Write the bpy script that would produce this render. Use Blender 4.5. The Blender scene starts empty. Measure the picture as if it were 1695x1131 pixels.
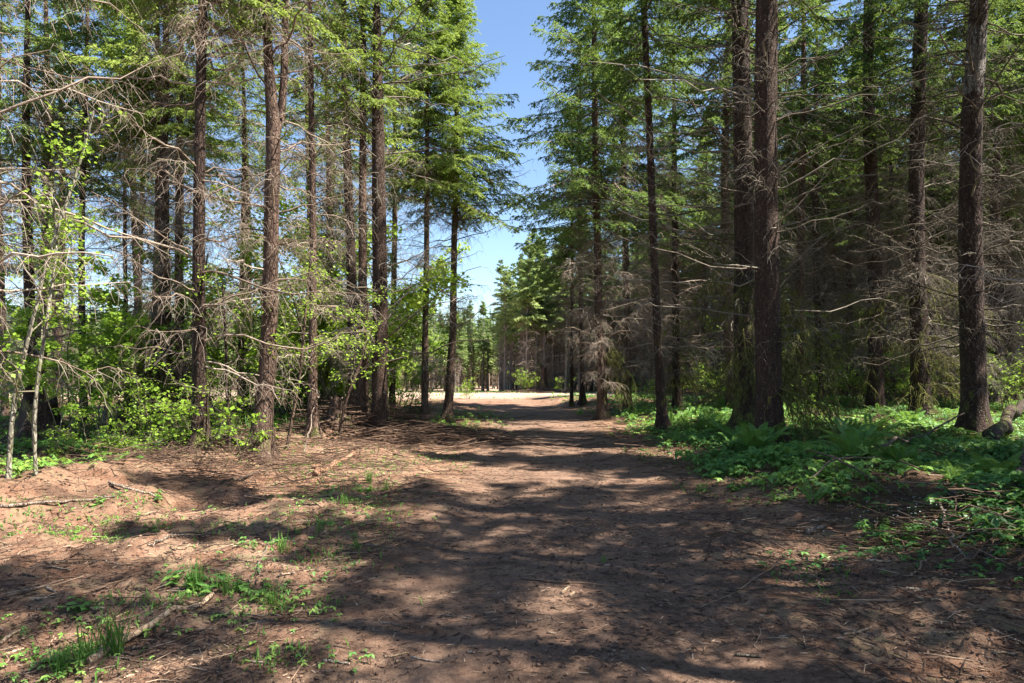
import bpy, math, random
import numpy as np

scene = bpy.context.scene
COL = scene.collection
PI = math.pi

# ------------------------------------------------------------------ camera, sky, sun, exposure
F = 1130.0            # focal length in photo pixels (photo 1695 wide)
HORIZON = 610.0
CAM_H = 1.6
cam_d = bpy.data.cameras.new('camera')
cam_d.sensor_width = 36.0
cam_d.lens = 36.0 * F / 1695.0
cam_d.shift_y = (HORIZON - 565.5) / 1695.0
cam_d.clip_start = 0.05
cam_d.clip_end = 3000
cam = bpy.data.objects.new('camera', cam_d)
cam.location = (0, 0, CAM_H)
cam.rotation_euler = (math.radians(90), 0, 0)
COL.objects.link(cam)
scene.camera = cam

SUN_DIR = np.array([0.95, -0.26]); SUN_DIR /= np.linalg.norm(SUN_DIR)
SUN_EL = math.radians(57)
SUN_AZ = math.atan2(SUN_DIR[0], SUN_DIR[1])      # clockwise from +Y
w = bpy.data.worlds.new('World'); scene.world = w; w.use_nodes = True
nt = w.node_tree; nt.nodes.clear()
sky = nt.nodes.new('ShaderNodeTexSky'); sky.sky_type = 'NISHITA'
sky.sun_disc = False; sky.sun_elevation = SUN_EL; sky.sun_rotation = SUN_AZ
sky.air_density = 1.0; sky.dust_density = 0.3; sky.ozone_density = 3.0
bg = nt.nodes.new('ShaderNodeBackground'); bg.inputs[1].default_value = 0.062
wo = nt.nodes.new('ShaderNodeOutputWorld')
nt.links.new(sky.outputs[0], bg.inputs[0]); nt.links.new(bg.outputs[0], wo.inputs[0])
sl = bpy.data.lights.new('sun', 'SUN'); sl.energy = 5.0; sl.angle = math.radians(0.55); sl.color = (1.0, 0.93, 0.82)
so = bpy.data.objects.new('sun', sl); so.location = (20, -20, 40)
so.rotation_euler = (PI / 2 - SUN_EL, 0, PI / 2 + math.atan2(SUN_DIR[1], SUN_DIR[0]))
COL.objects.link(so)
scene.view_settings.view_transform = 'Standard'
scene.view_settings.look = 'None'
scene.view_settings.gamma = 1.0
scene.view_settings.exposure = 2.05
cy = scene.cycles
cy.max_bounces = 5; cy.diffuse_bounces = 4; cy.glossy_bounces = 1; cy.transmission_bounces = 4
cy.sample_clamp_indirect = 4.0
cy.use_adaptive_sampling = True; cy.adaptive_threshold = 0.02

# ------------------------------------------------------------------ materials
def mat(name):
    m = bpy.data.materials.new(name); m.use_nodes = True
    t = m.node_tree; t.nodes.clear()
    out = t.nodes.new('ShaderNodeOutputMaterial')
    b = t.nodes.new('ShaderNodeBsdfPrincipled')
    b.inputs['Roughness'].default_value = 0.8
    b.inputs['Specular IOR Level'].default_value = 0.25
    t.links.new(b.outputs[0], out.inputs[0])
    return m, t, b, out

def ramp(t, fac, stops):
    r = t.nodes.new('ShaderNodeValToRGB')
    e = r.color_ramp.elements
    while len(e) < len(stops): e.new(0.5)
    for k, (p, c) in enumerate(stops):
        e[k].position = p; e[k].color = (*c, 1)
    t.links.new(fac, r.inputs[0])
    return r.outputs[0]

def noise(t, vec, scale, detail=4, rough=0.6):
    n = t.nodes.new('ShaderNodeTexNoise'); n.inputs['Scale'].default_value = scale
    n.inputs['Detail'].default_value = detail; n.inputs['Roughness'].default_value = rough
    if vec is not None: t.links.new(vec, n.inputs['Vector'])
    return n.outputs[0]

def mixc(t, fac, a, b, mode='MIX'):
    m = t.nodes.new('ShaderNodeMix'); m.data_type = 'RGBA'; m.blend_type = mode
    for s, v in ((m.inputs[0], fac), (m.inputs[6], a), (m.inputs[7], b)):
        if isinstance(v, (int, float)): s.default_value = v
        elif isinstance(v, tuple): s.default_value = (*v, 1)
        else: t.links.new(v, s)
    return m.outputs[2]

def math_n(t, op, a, b=0.0, c=None, clamp=False):
    m = t.nodes.new('ShaderNodeMath'); m.operation = op; m.use_clamp = clamp
    for k, v in enumerate((a, b, c)):
        if v is None: continue
        if isinstance(v, (int, float)): m.inputs[k].default_value = v
        else: t.links.new(v, m.inputs[k])
    return m.outputs[0]

def mapping(t, scale, coord='Object'):
    tc = t.nodes.new('ShaderNodeTexCoord'); mp = t.nodes.new('ShaderNodeMapping')
    mp.inputs['Scale'].default_value = scale
    t.links.new(tc.outputs[coord], mp.inputs[0])
    return mp.outputs[0]

def bump(t, b, h, strength, dist):
    n = t.nodes.new('ShaderNodeBump'); n.inputs['Strength'].default_value = strength
    n.inputs['Distance'].default_value = dist
    t.links.new(h, n.inputs['Height']); t.links.new(n.outputs[0], b.inputs['Normal'])

def bark(name, dark, mid, light, moss=0.0, scale=1.0, patch=None):
    m, t, b, o = mat(name)
    v = mapping(t, (14 * scale, 14 * scale, 3.2 * scale))
    v2 = mapping(t, (3, 3, 1.1))
    v3 = mapping(t, (34 * scale, 34 * scale, 12 * scale))
    n1 = noise(t, v, 1.0, 6, 0.7); n2 = noise(t, v2, 1.0, 3); n3 = noise(t, v3, 1.0, 4, 0.6)
    f = math_n(t, 'MULTIPLY_ADD', n1, 0.65, math_n(t, 'MULTIPLY', n3, 0.35))
    c = ramp(t, f, [(0.36, dark), (0.50, mid), (0.64, light)])
    c = mixc(t, math_n(t, 'MULTIPLY', n2, 0.55), c, mixc(t, 0.6, c, light))
    # pale lichen flecks
    n4 = noise(t, mapping(t, (22, 22, 22)), 1.0, 2, 0.5)
    lf = ramp(t, n4, [(0.66, (0, 0, 0)), (0.72, (1, 1, 1))])
    c = mixc(t, math_n(t, 'MULTIPLY', lf, 0.55), c, (0.36, 0.36, 0.31))
    if moss:
        g = t.nodes.new('ShaderNodeTexCoord'); s = t.nodes.new('ShaderNodeSeparateXYZ')
        t.links.new(g.outputs['Object'], s.inputs[0])
        n5 = noise(t, mapping(t, (4, 4, 2.2)), 1.0, 5, 0.65)
        hh = math_n(t, 'MULTIPLY', s.outputs[2], -0.045)
        mf = ramp(t, math_n(t, 'ADD', n5, hh), [(0.56 - moss * 0.16, (0, 0, 0)), (0.64 - moss * 0.12, (1, 1, 1))])
        c = mixc(t, mf, c, mixc(t, n3, (0.07, 0.085, 0.02), (0.16, 0.17, 0.045)))
    if patch:
        g2 = t.nodes.new('ShaderNodeTexCoord'); s2 = t.nodes.new('ShaderNodeSeparateXYZ')
        t.links.new(g2.outputs['Object'], s2.inputs[0])
        n6 = noise(t, mapping(t, (2.2, 2.2, 3.5)), 1.0, 3)
        z = math_n(t, 'ADD', s2.outputs[2], math_n(t, 'MULTIPLY', n6, 0.9))
        a = math_n(t, 'GREATER_THAN', z, patch[0]); bb = math_n(t, 'LESS_THAN', z, patch[1])
        pf = math_n(t, 'MULTIPLY', math_n(t, 'MULTIPLY', a, bb), math_n(t, 'MULTIPLY', ramp(t, n1, [(0.42, (0.1, 0.1, 0.1)), (0.55, (1, 1, 1))]), 0.6))
        c = mixc(t, pf, c, mixc(t, n3, (0.22, 0.21, 0.2), (0.46, 0.45, 0.42)))
    vo = t.nodes.new('ShaderNodeTexVoronoi'); vo.feature = 'DISTANCE_TO_EDGE'; vo.inputs['Scale'].default_value = 1.0
    vm = mapping(t, (21 * scale, 21 * scale, 7 * scale)); va = t.nodes.new('ShaderNodeVectorMath'); va.operation = 'ADD'
    nn = t.nodes.new('ShaderNodeTexNoise'); nn.inputs['Scale'].default_value = 0.7; t.links.new(vm, nn.inputs['Vector'])
    t.links.new(vm, va.inputs[0]); t.links.new(nn.outputs['Color'], va.inputs[1]); t.links.new(va.outputs[0], vo.inputs['Vector'])
    crk = ramp(t, vo.outputs[0], [(0.0, (0, 0, 0)), (0.16, (1, 1, 1))])
    c = mixc(t, math_n(t, 'MULTIPLY', math_n(t, 'SUBTRACT', 1.0, crk), 0.6), c, dark)
    t.links.new(c, b.inputs['Base Color'])
    b.inputs['Roughness'].default_value = 0.9
    bump(t, b, math_n(t, 'MULTIPLY_ADD', crk, 0.5, f), 0.9, 0.03)
    return m

M = {}
M['bark_red'] = bark('bark_red', (0.028, 0.017, 0.012), (0.078, 0.047, 0.034), (0.185, 0.125, 0.093), 0.05)
M['bark_brown'] = bark('bark_brown', (0.03, 0.018, 0.013), (0.085, 0.052, 0.037), (0.19, 0.135, 0.10), 0.12)
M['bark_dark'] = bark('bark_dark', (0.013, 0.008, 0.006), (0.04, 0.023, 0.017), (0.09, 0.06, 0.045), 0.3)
M['bark_purple'] = bark('bark_purple', (0.017, 0.010, 0.0075), (0.048, 0.028, 0.020), (0.115, 0.075, 0.056), 0.0, 1.5)
M['bark_patch'] = bark('bark_patch', (0.015, 0.009, 0.007), (0.045, 0.027, 0.02), (0.1, 0.068, 0.053), 0.25, 1.0, (7.6, 9.0))
M['bark_mossy'] = bark('bark_mossy', (0.014, 0.009, 0.007), (0.042, 0.027, 0.02), (0.09, 0.064, 0.047), 0.95)
M['bark_pale'] = bark('bark_pale', (0.08, 0.07, 0.05), (0.22, 0.2, 0.15), (0.42, 0.4, 0.32), 0.45)
M['bark_grey'] = bark('bark_grey', (0.08, 0.065, 0.055), (0.2, 0.165, 0.14), (0.36, 0.31, 0.27))

def simple(name, stops, attr=True, scale=6, rough=0.8, trans=0.0, spec=0.2, obj_rand=0.0):
    """stops: colours from low to high tone (per-piece tone attribute + object noise)."""
    m, t, b, o = mat(name)
    a = t.nodes.new('ShaderNodeAttribute'); a.attribute_name = 'tone'
    n = noise(t, mapping(t, (scale,) * 3), 1.0, 2, 0.5)
    f = math_n(t, 'MULTIPLY_ADD', a.outputs['Fac'], 0.72, math_n(t, 'MULTIPLY', n, 0.28))
    if obj_rand:
        oi = t.nodes.new('ShaderNodeObjectInfo')
        f = math_n(t, 'ADD', f, math_n(t, 'MULTIPLY', math_n(t, 'SUBTRACT', oi.outputs['Random'], 0.5), obj_rand), clamp=True)
    k = len(stops)
    c = ramp(t, f, [(0.12 + 0.76 * i / (k - 1), s) for i, s in enumerate(stops)])
    t.links.new(c, b.inputs['Base Color'])
    b.inputs['Roughness'].default_value = rough
    b.inputs['Specular IOR Level'].default_value = spec
    if trans:
        tr = t.nodes.new('ShaderNodeBsdfTranslucent'); ms = t.nodes.new('ShaderNodeMixShader')
        t.links.new(mixc(t, 0.35, c, (0.32, 0.42, 0.05)), tr.inputs[0])
        ms.inputs[0].default_value = trans
        t.links.new(b.outputs[0], ms.inputs[1]); t.links.new(tr.outputs[0], ms.inputs[2])
        t.links.new(ms.outputs[0], o.inputs[0])
    return m

M['needles'] = simple('needles', [(0.045, 0.088, 0.03), (0.085, 0.152, 0.045), (0.14, 0.225, 0.062), (0.21, 0.31, 0.085)], trans=0.4, obj_rand=0.35, scale=0.8)
M['needles_sunlit'] = simple('needles_sunlit', [(0.07, 0.12, 0.03), (0.14, 0.21, 0.045), (0.23, 0.31, 0.07), (0.33, 0.41, 0.1)], trans=0.42, scale=0.8)  # lighter, yellower copy of needles with sunlight put into the colour
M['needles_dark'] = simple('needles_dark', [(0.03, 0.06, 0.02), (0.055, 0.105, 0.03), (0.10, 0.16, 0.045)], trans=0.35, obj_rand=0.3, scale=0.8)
M['needles_far'] = simple('needles_far', [(0.10, 0.16, 0.065), (0.16, 0.24, 0.09), (0.24, 0.32, 0.115), (0.34, 0.41, 0.15)], trans=0.35, obj_rand=0.6, scale=0.3)  # paled so that the haze of distance sits in the colour
M['deadwood'] = simple('deadwood', [(0.075, 0.052, 0.038), (0.16, 0.118, 0.09), (0.27, 0.215, 0.17), (0.38, 0.32, 0.265)], scale=1.5, rough=0.85, obj_rand=0.3)
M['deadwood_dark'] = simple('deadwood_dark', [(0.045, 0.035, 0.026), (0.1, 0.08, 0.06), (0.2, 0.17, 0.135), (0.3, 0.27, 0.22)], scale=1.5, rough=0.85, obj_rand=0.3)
M['moss'] = simple('moss', [(0.05, 0.05, 0.017), (0.115, 0.11, 0.034), (0.21, 0.2, 0.062)], scale=3, trans=0.25)
M['maple_leaf'] = simple('maple_leaf', [(0.12, 0.22, 0.025), (0.22, 0.37, 0.04), (0.36, 0.52, 0.07)], trans=0.5, rough=0.5, spec=0.3)
M['maple_leaf_sunny'] = simple('maple_leaf_sunny', [(0.2, 0.33, 0.03), (0.33, 0.48, 0.05), (0.46, 0.58, 0.09)], trans=0.5, rough=0.5, spec=0.3)  # brighter copy of maple_leaf; the sun on these leaves is painted in
M['maple_stem'] = simple('maple_stem', [(0.05, 0.038, 0.024), (0.11, 0.095, 0.06), (0.2, 0.18, 0.12)], scale=8)
M['herb'] = simple('herb', [(0.04, 0.125, 0.035), (0.085, 0.215, 0.05), (0.16, 0.32, 0.065), (0.28, 0.44, 0.08)], trans=0.35, rough=0.5, spec=0.35, scale=0.9)
M['herb_light'] = simple('herb_light', [(0.07, 0.17, 0.03), (0.14, 0.29, 0.05), (0.25, 0.4, 0.07)], trans=0.4, rough=0.5, spec=0.3, scale=0.9)
M['fern'] = simple('fern', [(0.06, 0.16, 0.035), (0.12, 0.26, 0.055), (0.2, 0.35, 0.08)], trans=0.35, rough=0.5, spec=0.35)
M['grass'] = simple('grass', [(0.05, 0.13, 0.025), (0.1, 0.22, 0.04), (0.2, 0.33, 0.07)], trans=0.35, rough=0.55)
M['petal'] = simple('petal', [(0.6, 0.62, 0.64), (0.8, 0.82, 0.84)], trans=0.2)
M['litter'] = simple('litter', [(0.035, 0.022, 0.016), (0.09, 0.055, 0.038), (0.17, 0.11, 0.075), (0.4, 0.3, 0.21)], scale=10)
M['soilcrumb'] = simple('soilcrumb', [(0.10, 0.06, 0.042), (0.18, 0.11, 0.077), (0.28, 0.185, 0.13)], scale=4)
M['stickwood'] = bark('stickwood', (0.1, 0.07, 0.05), (0.24, 0.18, 0.135), (0.42, 0.35, 0.29), 0.0, 2.0)
M['stickdark'] = bark('stickdark', (0.035, 0.024, 0.018), (0.09, 0.066, 0.05), (0.2, 0.16, 0.13), 0.1, 2.0)
M['peeled'] = bark('peeled', (0.2, 0.13, 0.08), (0.36, 0.25, 0.16), (0.52, 0.4, 0.28), 0.0, 1.3)
M['splitwood'] = bark('splitwood', (0.12, 0.06, 0.035), (0.3, 0.16, 0.095), (0.48, 0.3, 0.19), 0.0, 1.3)

# soil: zone attribute r = forest floor, g = green film, b = packed road, a(second) = field
def soil():
    m, t, b, o = mat('soil')
    za = t.nodes.new('ShaderNodeAttribute'); za.attribute_name = 'zone'
    sp = t.nodes.new('ShaderNodeSeparateColor'); t.links.new(za.outputs['Color'], sp.inputs[0])
    R, G, B = sp.outputs
    big = noise(t, mapping(t, (0.55,) * 3), 1.0, 5, 0.6)
    med = noise(t, mapping(t, (3.2,) * 3), 1.0, 6, 0.7)
    fine = noise(t, mapping(t, (38,) * 3), 1.0, 5, 0.75)
    grit = noise(t, mapping(t, (130,) * 3), 1.0, 2, 0.6)
    f = math_n(t, 'MULTIPLY_ADD', med, 0.45, math_n(t, 'MULTIPLY_ADD', fine, 0.35, math_n(t, 'MULTIPLY', big, 0.2)))
    c = ramp(t, f, [(0.36, (0.06, 0.03, 0.019)), (0.46, (0.17, 0.092, 0.058)), (0.55, (0.27, 0.172, 0.12)), (0.66, (0.43, 0.315, 0.235))])
    # packed road: slightly greyer
    c = mixc(t, math_n(t, 'MULTIPLY', B, 0.55), c, mixc(t, fine, (0.06, 0.038, 0.029), (0.32, 0.215, 0.158)))
    # dark humus blotches
    hb = ramp(t, noise(t, mapping(t, (1.3, 2.2, 1.3)), 1.0, 6, 0.72), [(0.5, (0, 0, 0)), (0.62, (1, 1, 1))])
    c = mixc(t, math_n(t, 'MULTIPLY', hb, 0.7), c, mixc(t, fine, (0.04, 0.025, 0.019), (0.12, 0.078, 0.056)))
    # forest floor: brown needles
    ff = mixc(t, fine, (0.04, 0.024, 0.016), (0.16, 0.1, 0.062))
    ff = mixc(t, math_n(t, 'MULTIPLY', ramp(t, med, [(0.5, (0, 0, 0)), (0.6, (1, 1, 1))]), 0.4), ff, (0.2, 0.12, 0.075))
    rm = math_n(t, 'ADD', R, math_n(t, 'MULTIPLY', math_n(t, 'SUBTRACT', med, 0.5), 1.2), clamp=True)
    c = mixc(t, rm, c, ff)
    gm = math_n(t, 'MULTIPLY', G, ramp(t, math_n(t, 'MULTIPLY_ADD', med, 0.6, math_n(t, 'MULTIPLY', fine, 0.4)), [(0.53, (0, 0, 0)), (0.62, (1, 1, 1))]), clamp=True)
    c = mixc(t, math_n(t, 'MULTIPLY', gm, 0.75), c, mixc(t, fine, (0.05, 0.06, 0.018), (0.18, 0.19, 0.06)))
    # dry pale ground of the open field
    c = mixc(t, math_n(t, 'MULTIPLY', za.outputs['Alpha'], math_n(t, 'SUBTRACT', 0.85, math_n(t, 'MULTIPLY', gm, 0.6))), c, mixc(t, med, (0.24, 0.165, 0.12), (0.5, 0.385, 0.3)))
    # pale chips
    ch = ramp(t, grit, [(0.68, (0, 0, 0)), (0.74, (1, 1, 1))])
    c = mixc(t, math_n(t, 'MULTIPLY', ch, 0.6), c, (0.48, 0.37, 0.27))
    t.links.new(c, b.inputs['Base Color'])
    b.inputs['Roughness'].default_value = 0.95; b.inputs['Specular IOR Level'].default_value = 0.1
    h = math_n(t, 'MULTIPLY_ADD', fine, 0.7, math_n(t, 'MULTIPLY', grit, 0.3))
    bump(t, b, h, 1.0, 0.035)
    return m
M['soil'] = soil()

# ------------------------------------------------------------------ numpy helpers
def _hash(ix, iy, s):
    h = (ix.astype(np.int64) * 374761393 + iy.astype(np.int64) * 668265263 + s * 1442695041) & 0xffffffff
    h = ((h ^ (h >> 13)) * 1274126177) & 0xffffffff
    return ((h ^ (h >> 16)) & 0xffffff) / float(0xffffff)

def vnoise(x, y, s=0):
    x = np.asarray(x, float); y = np.asarray(y, float)
    ix = np.floor(x); iy = np.floor(y); fx = x - ix; fy = y - iy
    fx = fx * fx * (3 - 2 * fx); fy = fy * fy * (3 - 2 * fy)
    a = _hash(ix, iy, s); b = _hash(ix + 1, iy, s); c = _hash(ix, iy + 1, s); d = _hash(ix + 1, iy + 1, s)
    return (a + (b - a) * fx) * (1 - fy) + (c + (d - c) * fx) * fy - 0.5

def fbm(x, y, s=0, o=4):
    r = 0; a = 1.0
    for k in range(o):
        r = r + a * vnoise(x * 2 ** k, y * 2 ** k, s + k * 17); a *= 0.5
    return r

def sst(a, b, x):
    t = np.clip((x - a) / (b - a), 0, 1)
    return t * t * (3 - 2 * t)

def road_x(y):
    return np.interp(y, [-20, 0, 3.5, 7.5, 13, 20, 26, 32, 40, 55, 80], [-1.5, -0.2, 0.2, 0.6, 0.65, 0.85, 0.7, -0.6, -4, -13, -34])

def ground_z(x, y):
    x = np.asarray(x, float); y = np.asarray(y, float)
    d = x - road_x(y)
    near = 1 - sst(28, 42, y)
    z = (-0.028 * np.exp(-((np.abs(d) - 0.85) / 0.32) ** 2) + 0.05 * np.exp(-((np.abs(d) - 1.45) / 0.25) ** 2) * (0.5 + vnoise(x * 1.3, y * 0.5, 77))) * near
    off = sst(1.3, 2.6, np.abs(d)) * near
    z = z + 0.22 * sst(1.8, 4.2, d) * near
    z = z + 0.24 * np.exp(-((x - 4.5) / 0.9) ** 2 - ((y - 7.9) / 0.7) ** 2)
    # diagonal dirt bank on the left
    u = (y - 7.8) / 6.1; lx = -5.9 + 1.9 * u
    bd = (x - lx)
    z = z + 0.37 * np.exp(-(bd / 0.75) ** 2) * (0.7 + 1.3 * vnoise(y * 0.7, x * 0.2, 5)) * sst(3, 6, y) * (1 - sst(17, 22, y))
    z = z + off * (0.30 * fbm(x * 0.33, y * 0.33, 11, 3) + 0.16 * fbm(x * 1.1, y * 1.1, 3, 3))
    z = z - 0.16 * np.exp(-((x + 3.9) / 0.45) ** 2 - ((y - 8.4) / 0.4) ** 2) - 0.14 * np.exp(-((x + 5.2) / 0.4) ** 2 - ((y - 8.2) / 0.35) ** 2)
    z = z - 0.12 * np.exp(-((x + 4.0) / 1.4) ** 2 - ((y - 6.6) / 0.45) ** 2)
    z = z + 0.05 * fbm(x * 2.3, y * 2.3, 7, 3) * (0.1 + off)
    # fine clods, stronger off the wheel tracks, only near the camera
    nr = (1 - sst(10, 17, np.hypot(x, y)))
    z = z + nr * (0.12 + off) * 0.05 * fbm(x * 7, y * 7, 23, 3)
    cl = np.clip(vnoise(x * 3.1 + 5, y * 3.1, 31) * 2.2, 0, 1)
    z = z + nr * cl * 0.08 * (0.12 + off) * (fbm(x * 16, y * 13, 41, 2))
    # open field falls away, a wooded hill rises far behind
    z = z + 0.12 * fbm(x * 0.12, y * 0.12, 51, 3) * sst(30, 45, y)
    z = z - 0.034 * np.clip(y - 44, 0, 45) * (1 - sst(4, 14, x - 0.1 * (y - 40)))
    z = z + 17 * sst(150, 330, y) * sst(60, -90, x - 0.0 * y)
    return z

def px2w(px, py, Y):
    return np.array([(px - 847.5) / F * Y, Y, CAM_H + (HORIZON - py) / F * Y])

def hit(px, py):
    """where the line through a photo pixel meets the ground"""
    Ys = 2.0 * 1.004 ** np.arange(1250)
    x = (px - 847.5) / F * Ys; z = CAM_H + (HORIZON - py) / F * Ys
    k = np.nonzero(z <= ground_z(x, Ys))[0]
    return px2w(px, py, Ys[k[0]] if len(k) else 290.0)

class MB:
    """collects quads (numpy batches) into one mesh"""
    def __init__(s): s.v = []; s.f = []; s.m = []; s.t = []; s.s = []; s.n = 0
    def quads(s, V, Q, mi=0, tone=0.5, smooth=False):
        V = V.reshape(-1, 3); s.v.append(V); s.f.append(Q.reshape(-1, 4) + s.n); s.n += len(V)
        s.m.append(np.full(Q.size // 4, mi)); s.s.append(np.full(Q.size // 4, smooth))
        s.t.append(np.broadcast_to(np.asarray(tone, float).reshape(-1), (len(V),)) if np.size(tone) in (1, len(V)) else np.repeat(np.asarray(tone).reshape(-1), len(V) // np.size(tone)))
    def tubes(s, P, R, S=3, mi=0, tone=0.5, smooth=True):
        """P (N,K,3) R (N,K)"""
        N, K, _ = P.shape
        if N == 0: return
        T = np.gradient(P, axis=1); T /= np.linalg.norm(T, axis=2, keepdims=True) + 1e-9
        up = np.where(np.abs(T[:, :1, 2:3]) > 0.85, np.array([1.0, 0, 0]), np.array([0, 0, 1.0]))
        A = np.cross(T, np.broadcast_to(up, T.shape)); A /= np.linalg.norm(A, axis=2, keepdims=True) + 1e-9
        Bv = np.cross(T, A)
        ang = np.arange(S) * 2 * PI / S
        V = P[:, :, None] + R[:, :, None, None] * (np.cos(ang)[None, None, :, None] * A[:, :, None] + np.sin(ang)[None, None, :, None] * Bv[:, :, None])
        idx = np.arange(N * K * S).reshape(N, K, S); j = np.roll(idx, -1, axis=2)
        Q = np.stack([idx[:, :-1], j[:, :-1], j[:, 1:], idx[:, 1:]], axis=-1)
        tn = tone if np.size(tone) == 1 else np.repeat(np.asarray(tone), K * S)
        s.quads(V, Q, mi, tn, smooth)
    def blades(s, P, D, W, bend=None, mi=0, tone=0.5):
        """diamond leaves: base P, vector D to the tip, half-width vector W"""
        N = len(P)
        if N == 0: return
        mid = P + D * 0.45
        tip = P + D
        if bend is not None: tip = tip + bend; mid = mid + bend * 0.2
        V = np.stack([P, mid + W, tip, mid - W], axis=1)
        Q = np.arange(N * 4).reshape(N, 4)
        s.quads(V, Q, mi, tone if np.size(tone) == 1 else np.repeat(np.asarray(tone), 4))
    def mesh(s, name, mats):
        me = bpy.data.meshes.new(name)
        V = np.concatenate(s.v).astype(np.float32); Fq = np.concatenate(s.f).astype(np.int32)
        me.vertices.add(len(V)); me.vertices.foreach_set('co', V.ravel())
        me.loops.add(Fq.size); me.loops.foreach_set('vertex_index', Fq.ravel())
        me.polygons.add(len(Fq)); me.polygons.foreach_set('loop_start', np.arange(0, Fq.size, 4, dtype=np.int32))
        me.polygons.foreach_set('loop_total', np.full(len(Fq), 4, dtype=np.int32))
        me.polygons.foreach_set('material_index', np.concatenate(s.m).astype(np.int32))
        me.polygons.foreach_set('use_smooth', np.concatenate(s.s).astype(bool))
        for k in mats: me.materials.append(M[k])
        a = me.attributes.new('tone', 'FLOAT', 'POINT'); a.data.foreach_set('value', np.concatenate(s.t).astype(np.float32))
        me.update(calc_edges=True)
        return me

def unit(v): return v / (np.linalg.norm(v, axis=-1, keepdims=True) + 1e-9)
UP = np.array([0, 0, 1.0])

def limb_paths(rng, base, az, L, el, droop, K=7, wig=0.03, tip=0.5):
    t = np.linspace(0, 1, K)[None]
    rad = L[:, None] * t * np.cos(el)[:, None]
    z = L[:, None] * (np.sin(el)[:, None] * t - droop[:, None] * (t ** 2 - tip * t ** 3))
    N = len(L)
    w = np.cumsum(rng.normal(0, 1, (N, K, 3)), axis=1) * (L[:, None, None] * wig); w[:, 0] = 0
    P = base[:, None] + np.stack([np.cos(az)[:, None] * rad, np.sin(az)[:, None] * rad, z], axis=-1) + w
    return P

def sample(P, t):
    """P (N,K,3), t (N,M) in 0..1 -> pos, tangent (N,M,3)"""
    K = P.shape[1]; u = np.clip(t * (K - 1), 0, K - 1.001); i = u.astype(int); f = (u - i)[..., None]
    n = np.arange(P.shape[0])[:, None]
    a = P[n, i]; b = P[n, i + 1]
    return a + (b - a) * f, unit(b - a)

def twig_paths(rng, P, Mn, t0, t1, length, ang=(40, 75), droop=0.4, K=4, curl=0.06, upr=0.0):
    N = P.shape[0]
    t = (np.arange(Mn)[None] + rng.uniform(0, 1, (N, Mn))) / Mn * (t1 - t0) + t0
    pos, tan = sample(P, t)
    side = unit(np.cross(tan, UP)); sg = np.where(np.arange(Mn) % 2 == 0, 1, -1)[None, :, None]
    a = np.radians(rng.uniform(*ang, (N, Mn)))[..., None]
    d = unit(tan * np.cos(a) + side * sg * np.sin(a) + UP * rng.normal(upr, 0.22, (N, Mn, 1)))
    Lt = length(t, rng.uniform(0.6, 1.25, (N, Mn)))[..., None, None]
    s = np.linspace(0, 1, K)[None, None, :, None]
    W = np.cumsum(rng.normal(0, curl, (N, Mn, K, 3)), axis=2); W[:, :, 0] = 0
    Q = pos[:, :, None] + d[:, :, None] * Lt * s - UP * Lt * droop * s ** 2 + W * Lt
    return Q.reshape(N * Mn, K, 3), Lt.reshape(-1), t.reshape(-1)

def needle_blades(mb, rng, P, B, bl, bw, mi, tone, sag=0.15, lo=0.05):
    N = P.shape[0]
    t = (np.arange(B)[None] + rng.uniform(0, 1, (N, B))) / B * (1 - lo) + lo
    pos, tan = sample(P, t)
    side = unit(np.cross(tan, UP)); sg = np.where(np.arange(B) % 2 == 0, 1, -1)[None, :, None]
    a = np.radians(rng.uniform(25, 60, (N, B)))[..., None]
    d = unit(tan * np.cos(a) + side * sg * np.sin(a) + rng.normal(0, 0.22, (N, B, 3)) - UP * sag)
    L = (bl * (1.15 - 0.55 * t) * rng.uniform(0.7, 1.3, (N, B)))[..., None]
    nrm = unit(UP + rng.normal(0, 0.5, (N, B, 3)))
    W = unit(np.cross(d, nrm)) * bw * rng.uniform(0.7, 1.3, (N, B, 1))
    tn = np.clip(np.repeat(tone, B) + rng.normal(0, 0.08, N * B) + 0.18 * (t.reshape(-1) - 0.5), 0, 1)
    mb.blades(pos.reshape(-1, 3), (d * L).reshape(-1, 3), W.reshape(-1, 3), None, mi, tn)

# ------------------------------------------------------------------ object helpers
def link(o, parent=None):
    COL.objects.link(o)
    if parent is not None: o.parent = parent
    return o
def obj(name, me, parent=None, loc=(0, 0, 0)):
    o = bpy.data.objects.new(name, me); o.location = loc
    return link(o, parent)
def tag(o, label, cat, group=None, kind=None):
    o['label'] = label
    if cat: o['category'] = cat
    if group: o['group'] = group
    if kind: o['kind'] = kind
    return o
def thing(name, label, cat, loc, group=None, rz=0):
    o = bpy.data.objects.new(name, None); o.empty_display_size = 0.2
    o.location = loc; o.rotation_euler = (0, 0, rz)
    tag(o, label, cat, group)
    return link(o)
def copy_tree(src, loc, rz=0, sc=1.0, label=None, group=None):
    c = src.copy(); c.location = loc; c.rotation_euler = (0, 0, rz); c.scale = (sc,) * 3
    COL.objects.link(c)
    if label: c['label'] = label
    if group: c['group'] = group
    for ch in src.children:
        k = ch.copy(); COL.objects.link(k); k.parent = c
        k.location = ch.location
    return c

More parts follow.
